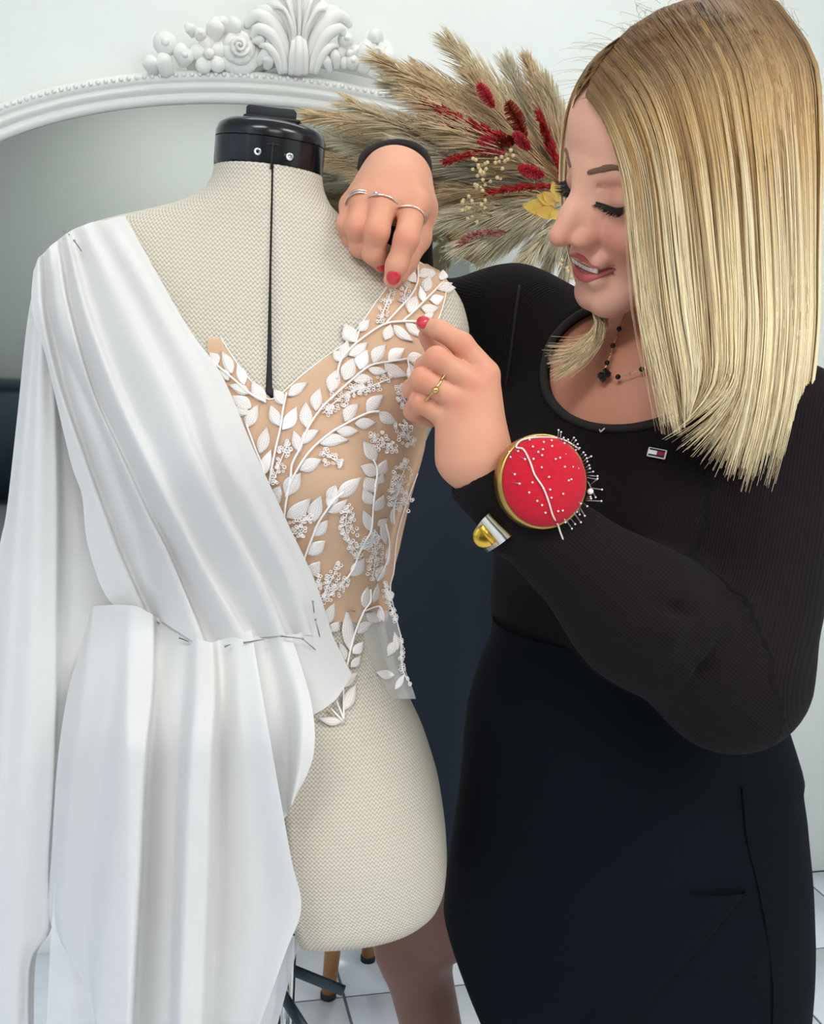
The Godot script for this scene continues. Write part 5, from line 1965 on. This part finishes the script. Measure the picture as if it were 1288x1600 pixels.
# ---------------------------------------------------------------- what she wears and holds
func ring_thing(called: String, label: String, hand: Array, o: Vector3, axis: Vector3, tr: float, mt: Material, extra := 0) -> void:
	var t := thing(called, label, "ring", o, "finger rings")
	var bs := frame_to(axis)
	var P := []
	var front := 0
	for k in 41:
		var an := TAU * k / 40.0
		var d := bs * Vector3(cos(an), 0, sin(an))
		# slide in until the ring lies on the finger
		var r := 0.0148
		for n in 30:
			var e := field(hand, [], 0.016, 0.007, 0.002, 0.0, o + d * r)
			if e < 0.0001 or r < 0.008: break
			r -= maxf(e * 0.8, 0.0001)
		P.append(d * (r + tr * 0.5))
		if d.z - 0.3 * d.x > (P[front].normalized().z - 0.3 * P[front].normalized().x): front = k
	var m := MB.new()
	m.tube(P, [tr], 8, 1.0, Vector3.ZERO, false)
	part("band", m, mt, t)
	if extra == 1:
		m = MB.new()
		m.tube(P.map(func(p): return p + axis.normalized() * 0.0024), [tr * 0.8], 8, 1.0, Vector3.ZERO, false)
		part("second_band", m, mt, t)
	elif extra > 1:
		m = MB.new()
		var r := 0.0030 if extra == 2 else 0.0020
		m.ball(P[front] * 1.08, Basis().scaled(Vector3.ONE * r), 8, 12)
		part("stone", m, mats.ring_gold if extra == 2 else mats.chrome, t)

func accessories() -> void:
	# rings: axis runs along the finger
	ring_thing("ring", "double silver band on the ring finger of the upper hand", top_hand, w(567, 318, -0.943), w(558, 356, -0.925) - w(570, 314, -0.944), 0.0009, mats.silver, 1)
	ring_thing("ring", "thin silver ring with a tiny stone on the upper hand's middle finger", top_hand, w(597, 324, -0.934), w(588, 362, -0.916) - w(600, 314, -0.938), 0.0008, mats.silver, 3)
	ring_thing("ring", "plain thin silver band on the index finger of the upper hand", top_hand, w(643, 341, -0.933), w(635, 374, -0.915) - w(648, 322, -0.942), 0.0009, mats.silver)
	ring_thing("ring", "gold ring with a round knob on the ring finger of the lower hand", low_hand, w(679, 603, -0.862), w(664, 592, -0.860) - w(714, 628, -0.865), 0.0010, mats.ring_gold, 2)
	necklace()
	pincushion()

func necklace() -> void:
	var allp := skin_prims
	var t := thing("necklace", "fine gold necklace with small black beads and a faceted black pendant on her chest", "necklace", w(945, 587, -0.98))
	var pts := [[985, 470], [968, 514], [964, 527], [958, 540], [955, 553], [949, 567], [944, 586], [955, 588], [966, 589], [984, 584], [1003, 577], [1030, 566], [1055, 545]]
	var P := []
	for q in pts:
		P.append(hit(allp, q[0], q[1], -0.87, 0.035, 0.0015) - t.position)
	var m := MB.new()
	m.tube(curve(P, 60), [0.00035], 5)
	part("chain", m, mats.ring_gold, t)
	for k in [1, 3, 5, 8, 10]:
		m = MB.new()
		m.ball(P[k], Basis().scaled(Vector3.ONE * 0.0026), 8, 10)
		part("black_bead", m, mats.bead_black, t)
	for k in [2, 4, 9]:
		m = MB.new()
		m.ball(P[k], Basis().scaled(Vector3.ONE * 0.0013), 6, 8)
		part("gold_bead", m, mats.ring_gold, t)
	m = MB.new()
	for d in [[0, 0], [1, 0.3], [-1, -0.2], [0.3, 1], [-0.3, -1]]:
		m.ball(P[6] + Vector3(d[0] * 0.0034, d[1] * 0.0034, 0.002), Basis().scaled(Vector3.ONE * 0.0036), 3, 6)
	var o := MeshInstance3D.new()
	o.mesh = m.mesh(false)
	o.mesh.surface_set_material(0, mats.bead_black)
	o.name = "pendant"
	t.add_child(o)

func pincushion() -> void:
	var ctr := w(850, 752, -0.834)
	var ax := Vector3(0.34, 0.22, 1.0).normalized()
	var bs := frame_to(ax, Vector3(0, 1, 0.1))
	var t := thing("pincushion", "red velvet pincushion in a brass rim, strapped to her left wrist", "pincushion", ctr)
	var R := 0.0365
	var T := Transform3D(bs, V3)
	var m := MB.new()
	var prof := []
	for k in 14:
		var a := PI * 0.5 * k / 13.0
		prof.append(Vector2(R * pow(maxf(cos(a), 0.0), 0.8), 0.017 * sin(a)))
	m.lathe(T, prof, 56)
	part("velvet_pad", m, mats.red_velvet, t)
	m = MB.new()
	m.lathe(T, [Vector2(0.0, -0.013), Vector2(R + 0.0005, -0.013), Vector2(R + 0.0018, -0.012), Vector2(R + 0.0022, -0.004), Vector2(R + 0.0018, 0.0005), Vector2(R + 0.0004, 0.0012), Vector2(R - 0.001, 0.0)], 56)
	part("brass_rim", m, mats.brass, t)
	# strap round the wrist
	var P := PackedVector3Array()
	var U := [[[772, 798], [808, 832], -0.842], [[762, 804], [796, 840], -0.8335], [[752, 814], [783, 850], -0.836], [[744, 825], [771, 858], -0.848], [[739, 833], [764, 862], -0.864], [[738, 835], [762, 864], -0.885]]
	for q in U:
		P.append(w(q[0][0], q[0][1], q[2]) - ctr); P.append(w(q[1][0], q[1][1], q[2]) - ctr)
	m = MB.new()
	var G := PackedVector3Array()
	for lay in [0.0, -0.0012]:
		for q in P: G.append(q + Vector3(0, 0, lay))
	var A := []
	var B := []
	for k in U.size():
		A.append(P[k * 2]); B.append(P[k * 2 + 1])
	A = curve(A, 24); B = curve(B, 24)
	G = PackedVector3Array()
	for k in 24:
		for s in 5:
			G.append(A[k].lerp(B[k], s / 4.0))
	m.grid(G, 5, 24)
	G = PackedVector3Array()
	for k in 24:
		for s in 5:
			G.append(A[k].lerp(B[k], s / 4.0) + Vector3(0.0008, 0.0006, -0.0014))
	m.grid(G, 5, 24, 1, 1, false, true)
	part("steel_strap", m, mats.silver, t)
	m = MB.new()
	var cb := frame_to((B[18] - A[18]), Vector3(-0.3, 0.4, 1))
	m.ball(w(758, 838, -0.842) - ctr, Basis(cb.x * 0.010, cb.y * 0.0095, cb.z * 0.003), 10, 16)
	m.tube([w(752, 823, -0.839) - ctr, w(772, 848, -0.839) - ctr], [0.0026], 10)
	part("gold_clasp", m, mats.gold, t)
	# loose white thread over the cushion
	var th := thing("sewing_thread", "white sewing thread lying across the red pincushion, one end hanging below it", "thread", ctr)
	var L := []
	for q in [[905, 702], [880, 687], [845, 683], [815, 688], [807, 699], [818, 702], [828, 720], [836, 742], [849, 762], [858, 785], [864, 805], [872, 820], [876, 832], [881, 845]]:
		var up := 0.0
		for n in 5:
			var d: Vector3 = disc_pt(q[0], q[1], ctr, ax, up) - ctr
			var rr := (d - ax * d.dot(ax)).length() / R
			up = lerpf(up, 0.017 * sqrt(maxf(0.0, 1.0 - pow(rr, 2.5))) + 0.0009 if rr < 1.0 else 0.003 - 0.02 * (rr - 1.0), 0.7)
		L.append(disc_pt(q[0], q[1], ctr, ax, up) - ctr)
	m = MB.new()
	m.tube(curve(L, 90), [0.00075], 6)
	part("strand", m, mats.white_thread, th)
	# pins: heads spread over the pad, and a fringe of long ones round its right rim
	var g := "pins in the red pincushion"
	var ordinal := "first,second,third,fourth,fifth,sixth,seventh,eighth,ninth,tenth,eleventh,twelfth,thirteenth,fourteenth,fifteenth,sixteenth,seventeenth,eighteenth,nineteenth,twentieth".split(",")
	var heads: Array = [[808, 704], [832, 697], [846, 702], [845, 711], [833, 717], [818, 716], [862, 699], [880, 694], [884, 709], [866, 718], [873, 716], [882, 729], [893, 728], [901, 732], [845, 729], [803, 740], [809, 755], [832, 755], [856, 746], [887, 752], [890, 749], [857, 764], [850, 762], [846, 788], [851, 800], [839, 783], [826, 769], [877, 798], [872, 797], [859, 778], [878, 771], [900, 746], [898, 705], [888, 700], [905, 716], [840, 708], [860, 690], [848, 690]]
	heads.sort_custom(func(a, b): return a[0] < b[0])
	var count := [0, 0, 0]
	for q in heads:
		var band := clampi(int((q[1] - 685) / 36.0), 0, 2)
		count[band] += 1
		var b: Vector3 = disc_pt(q[0], q[1], ctr, ax, 0.0)
		var rr := (b - ctr - ax * (b - ctr).dot(ax)).length()
		var hgt := 0.017 * sqrt(maxf(0.0, 1.0 - pow(rr / R, 2.5)))
		b = disc_pt(q[0], q[1], ctr, ax, hgt)
		var d := (ax + Vector3(rng.randf_range(-0.5, 0.5), rng.randf_range(-0.5, 0.5), 0)).normalized()
		pin(b + d * 0.0022, b - d * 0.006, "%s pin head from the left in the %s third of the red cushion" % [ordinal[count[band] - 1], ["upper", "middle", "lower"][band]], g, 0.0003, 0.00085, "white_metal")
	var spikes: Array = [[800, 712, 796, 706], [803, 720, 798, 714], [838, 690, 836, 681], [842, 690, 840, 683], [829, 692, 828, 687], [872, 688, 873, 672], [875, 690, 877, 675], [879, 693, 881, 684], [890, 694, 897, 684], [893, 697, 900, 688], [896, 698, 903, 694], [900, 700, 906, 700], [886, 694, 888, 687], [905, 714, 912, 707], [908, 718, 915, 711], [911, 720, 924, 713], [911, 728, 918, 721], [914, 736, 922, 732], [916, 739, 927, 737], [917, 743, 934, 744], [916, 746, 933, 749], [918, 751, 931, 777], [920, 762, 941, 765], [922, 758, 934, 748], [917, 776, 923, 776], [916, 779, 924, 779], [915, 782, 940, 783], [910, 785, 918, 791], [902, 786, 914, 806], [904, 790, 906, 804], [888, 774, 908, 787], [890, 792, 908, 816], [884, 800, 899, 819], [882, 808, 894, 826], [878, 799, 884, 816], [888, 793, 902, 800], [862, 795, 868, 798], [912, 733, 921, 727], [909, 724, 917, 716]]
	spikes.sort_custom(func(a, b): return atan2(a[0] - 852.0, 755.0 - a[1]) < atan2(b[0] - 852.0, 755.0 - b[1]))
	var at := 0
	for q in spikes:
		at += 1
		var a := disc_pt(q[2], q[3], ctr, ax, rng.randf_range(0.004, 0.012))
		var b := disc_pt(q[0], q[1], ctr, ax, rng.randf_range(-0.001, 0.005))
		pin(a, b, "long pin on the red cushion's rim, %s %s" % [ordinal[at - 1] if at <= 20 else ordinal[spikes.size() - at], "clockwise from the left" if at <= 20 else "counted back from the bottom"], g, 0.0004, 0.0008, "white_metal")
	pin(disc_pt(923, 768, ctr, ax, 0.006), disc_pt(914, 766, ctr, ax, 0.002), "pin with a round white pearl head at the right rim of the red cushion", g, 0.0004, 0.0026, "pearl")

func disc_pt(px: float, py: float, c: Vector3, n: Vector3, up: float) -> Vector3:
	var d := CB * Vector3((px - 644.0) / F, -(py - 800.0) / F, -1.0)
	return CP + d * ((c + n * up - CP).dot(n) / d.dot(n))

# ---------------------------------------------------------------- dried flowers
func flowers() -> void:
	var t := thing("dried_bouquet", "large spray of dried pampas grass with red and gold dried flowers beside the mirror", "dried flowers", w(905, 320, -1.98))
	var o := t.position
	var tips := [[478, 182], [498, 212], [512, 248], [540, 160], [588, 92], [606, 128], [640, 150], [698, 62], [732, 118], [790, 98], [826, 96], [600, 200], [560, 275], [640, 255], [700, 296], [688, 345], [715, 388], [755, 405], [800, 432], [846, 445], [880, 445], [520, 196], [650, 108], [852, 130], [560, 225], [620, 225], [760, 350], [820, 400], [668, 190], [745, 190]]
	var cols := [lin(255, 240, 210), lin(253, 232, 196), lin(255, 247, 226), lin(248, 225, 188)]
	var k := 0
	for q in tips:
		k += 1
		var base := w(905 + rng.randf_range(-14, 14), 320 + rng.randf_range(-18, 18), -1.98 + rng.randf_range(-0.02, 0.02))
		var zt := -1.96 + rng.randf_range(-0.10, 0.10)
		var tip := w(q[0], q[1], zt)
		var mid := base.lerp(tip, 0.55) + Vector3(0, 0.03 * rng.randf_range(-0.4, 1.0), rng.randf_range(-0.03, 0.03))
		var S := Strands.new()
		var C := curve([base, base.lerp(mid, 0.5) + (mid - base.lerp(tip, 0.55)) * 0.4, mid, tip], 30)
		var col: Color = cols[k % 4]
		var low: bool = q[1] > 330
		if low: col = lin(255, 244, 218)
		var pl := []
		var rr := []
		var cc := []
		for j in 30:
			pl.append(C[j] - o); rr.append(0.0016 * (1.0 - 0.8 * j / 29.0)); cc.append(col * 0.75)
		S.add(pl, rr, cc)
		var L := base.distance_to(tip)
		var wide := clampf(L * 0.2, 0.034, 0.062)
		for b in int(450 + 950 * L):
			var f := pow(rng.randf(), 0.8) * 0.80 + 0.18
			var j := mini(int(f * 29), 28)
			var p: Vector3 = C[j].lerp(C[j + 1], f * 29 - j) - o
			var dir: Vector3 = (C[j + 1] - C[j]).normalized()
			var out := Vector3(rng.randfn(), rng.randfn(), rng.randfn())
			out = (out - dir * out.dot(dir)).normalized()
			var ln := wide * rng.randf_range(0.5, 1.15) * (1.0 - 0.55 * smoothstep(0.7, 1.0, f)) * smoothstep(0.1, 0.35, f)
			var p1 := p + dir * ln * 0.75 + out * ln * 0.34
			var p2 := p + dir * ln * 1.35 + out * ln * 0.50 + Vector3(0, -0.12 * ln, 0)
			var sh := rng.randf_range(0.82, 1.08)
			var cl := Color(col.r * sh, col.g * sh, col.b * sh)
			S.add([p, p1, p2], [0.0005, 0.0009, 0.0002], [cl, cl, cl])
		part("pampas_plume", S.mesh(), mats.plume, t)
	# bunny tails
	for q in [[[748, 132], [772, 168], 0.011, 242, 96, 108], [[793, 160], [822, 215], 0.015, 190, 84, 58], [[750, 220], [782, 222], 0.014, 240, 92, 106], [[804, 208], [828, 234], 0.011, 242, 98, 110], [[812, 262], [850, 275], 0.012, 240, 88, 102], [[780, 222], [806, 220], 0.011, 150, 56, 44], [[846, 190], [862, 240], 0.008, 190, 60, 52]]:
		var a := w(q[0][0], q[0][1], -1.86)
		var b := w(q[1][0], q[1][1], -1.88)
		var S := Strands.new()
		var ax := b - a
		for n in 420:
			var f := rng.randf()
			var rad: float = q[2] * pow(sin(PI * lerpf(0.08, 0.95, f)), 0.6)
			var d := Vector3(rng.randfn(), rng.randfn(), rng.randfn())
			d = (d - ax.normalized() * d.dot(ax.normalized())).normalized()
			var p := a + ax * f - o
			var c := lin(q[3], q[4], q[5])
			var s := rng.randf_range(0.8, 1.1)
			c = Color(c.r * s, c.g * s, c.b * s)
			S.add([p, p + d * rad - ax.normalized() * rad * 0.25], [0.0013, 0.0004], [c, c])
		S.add([b - o, w(895, 300, -1.95) - o], [0.0012, 0.0012], [lin(170, 120, 80), lin(170, 120, 80)])
		part("bunny_tail", S.mesh(), mats.plume, t)
	# red sprays
	for q in [[[662, 158], [720, 185], [790, 215]], [[665, 192], [720, 198], [785, 212]], [[690, 178], [740, 200], [800, 225]], [[700, 252], [740, 240], [790, 236]], [[765, 300], [820, 292], [880, 292]], [[842, 180], [856, 210], [866, 240]], [[860, 235], [872, 255], [878, 275]], [[720, 380], [745, 366], [790, 362]]]:
		var S := Strands.new()
		var C := curve(q.map(func(a): return w(a[0], a[1], -1.87) - o), 20)
		var c := lin(205, 66, 66) if q[0][1] < 340 else lin(206, 140, 130)
		S.add(C, [0.0008, 0.0008, 0.0008, 0.0008, 0.0008, 0.0008, 0.0008, 0.0008, 0.0008, 0.0008, 0.0008, 0.0008, 0.0008, 0.0008, 0.0008, 0.0008, 0.0008, 0.0008, 0.0008, 0.0008], C.map(func(_a): return c))
		for n in 260:
			var f := rng.randf()
			var j := mini(int(f * 19), 18)
			var p: Vector3 = C[j].lerp(C[j + 1], f * 19 - j)
			var d := Vector3(rng.randfn(), rng.randfn(), rng.randfn()).normalized() * 0.010 * rng.randf_range(0.4, 1.0)
			d -= (C[j + 1] - C[j]).normalized() * 0.008
			var s := rng.randf_range(0.75, 1.15)
			var c2 := Color(c.r * s, c.g * s, c.b * s)
			S.add([p, p + d * 0.6, p + d], [0.0005, 0.0018, 0.0004], [c2, c2, c2])
		part("red_spray", S.mesh(), mats.plume, t)
	# gold leaves
	for q in [[870, 318, 838, 306], [866, 328, 816, 322], [872, 332, 836, 334], [868, 322, 848, 300], [876, 318, 862, 284], [878, 330, 858, 342], [872, 310, 880, 280], [866, 326, 826, 330]]:
		var a := w(q[0], q[1], -1.84)
		var b := w(q[2], q[3], -1.82)
		var ax := b - a
		var sd := ax.cross(Vector3(0, 0, 1)).normalized()
		var P := PackedVector3Array()
		for n in 8:
			var f := n / 7.0
			for s in 5:
				var g := (s - 2) / 2.0
				P.append(a + ax * f + sd * g * ax.length() * 0.24 * sin(PI * clampf(f, 0.02, 0.98)) + Vector3(0, 0, 0.004 * absf(g) + 0.006 * sin(f * 3.0)) - o)
		var m := MB.new()
		m.col = lin(236, 202, 112)
		m.grid(P, 5, 8)
		part("gold_leaf", m, mats.plume, t)
	# baby's breath
	for c in [[768, 268], [745, 305], [785, 250], [752, 262], [884, 420], [740, 330]]:
		var m := MB.new()
		for n in 10:
			var q := Vector2(c[0] + rng.randf_range(-18, 18), c[1] + rng.randf_range(-18, 18))
			var p := w(q.x, q.y, -1.85 + rng.randf_range(-0.02, 0.02)) - o
			m.col = lin(244, 226, 180)
			m.ball(p, Basis().scaled(Vector3.ONE * 0.0034), 4, 6)
			m.col = lin(190, 160, 110)
			m.tube([p, w(c[0] + 30, c[1] + 8, -1.88) - o], [0.0004], 3, 1.0, Vector3.ZERO, false)
		part("white_floret_cluster", m, mats.plume, t)
	var m := MB.new()
	m.col = lin(214, 186, 142)
	m.tube([w(905, 300, -1.99) - o, w(930, 340, -2.0) - o, w(960, 370, -2.02) - o], [0.025, 0.03, 0.022], 10)
	part("bound_stems", m, mats.plume, t)
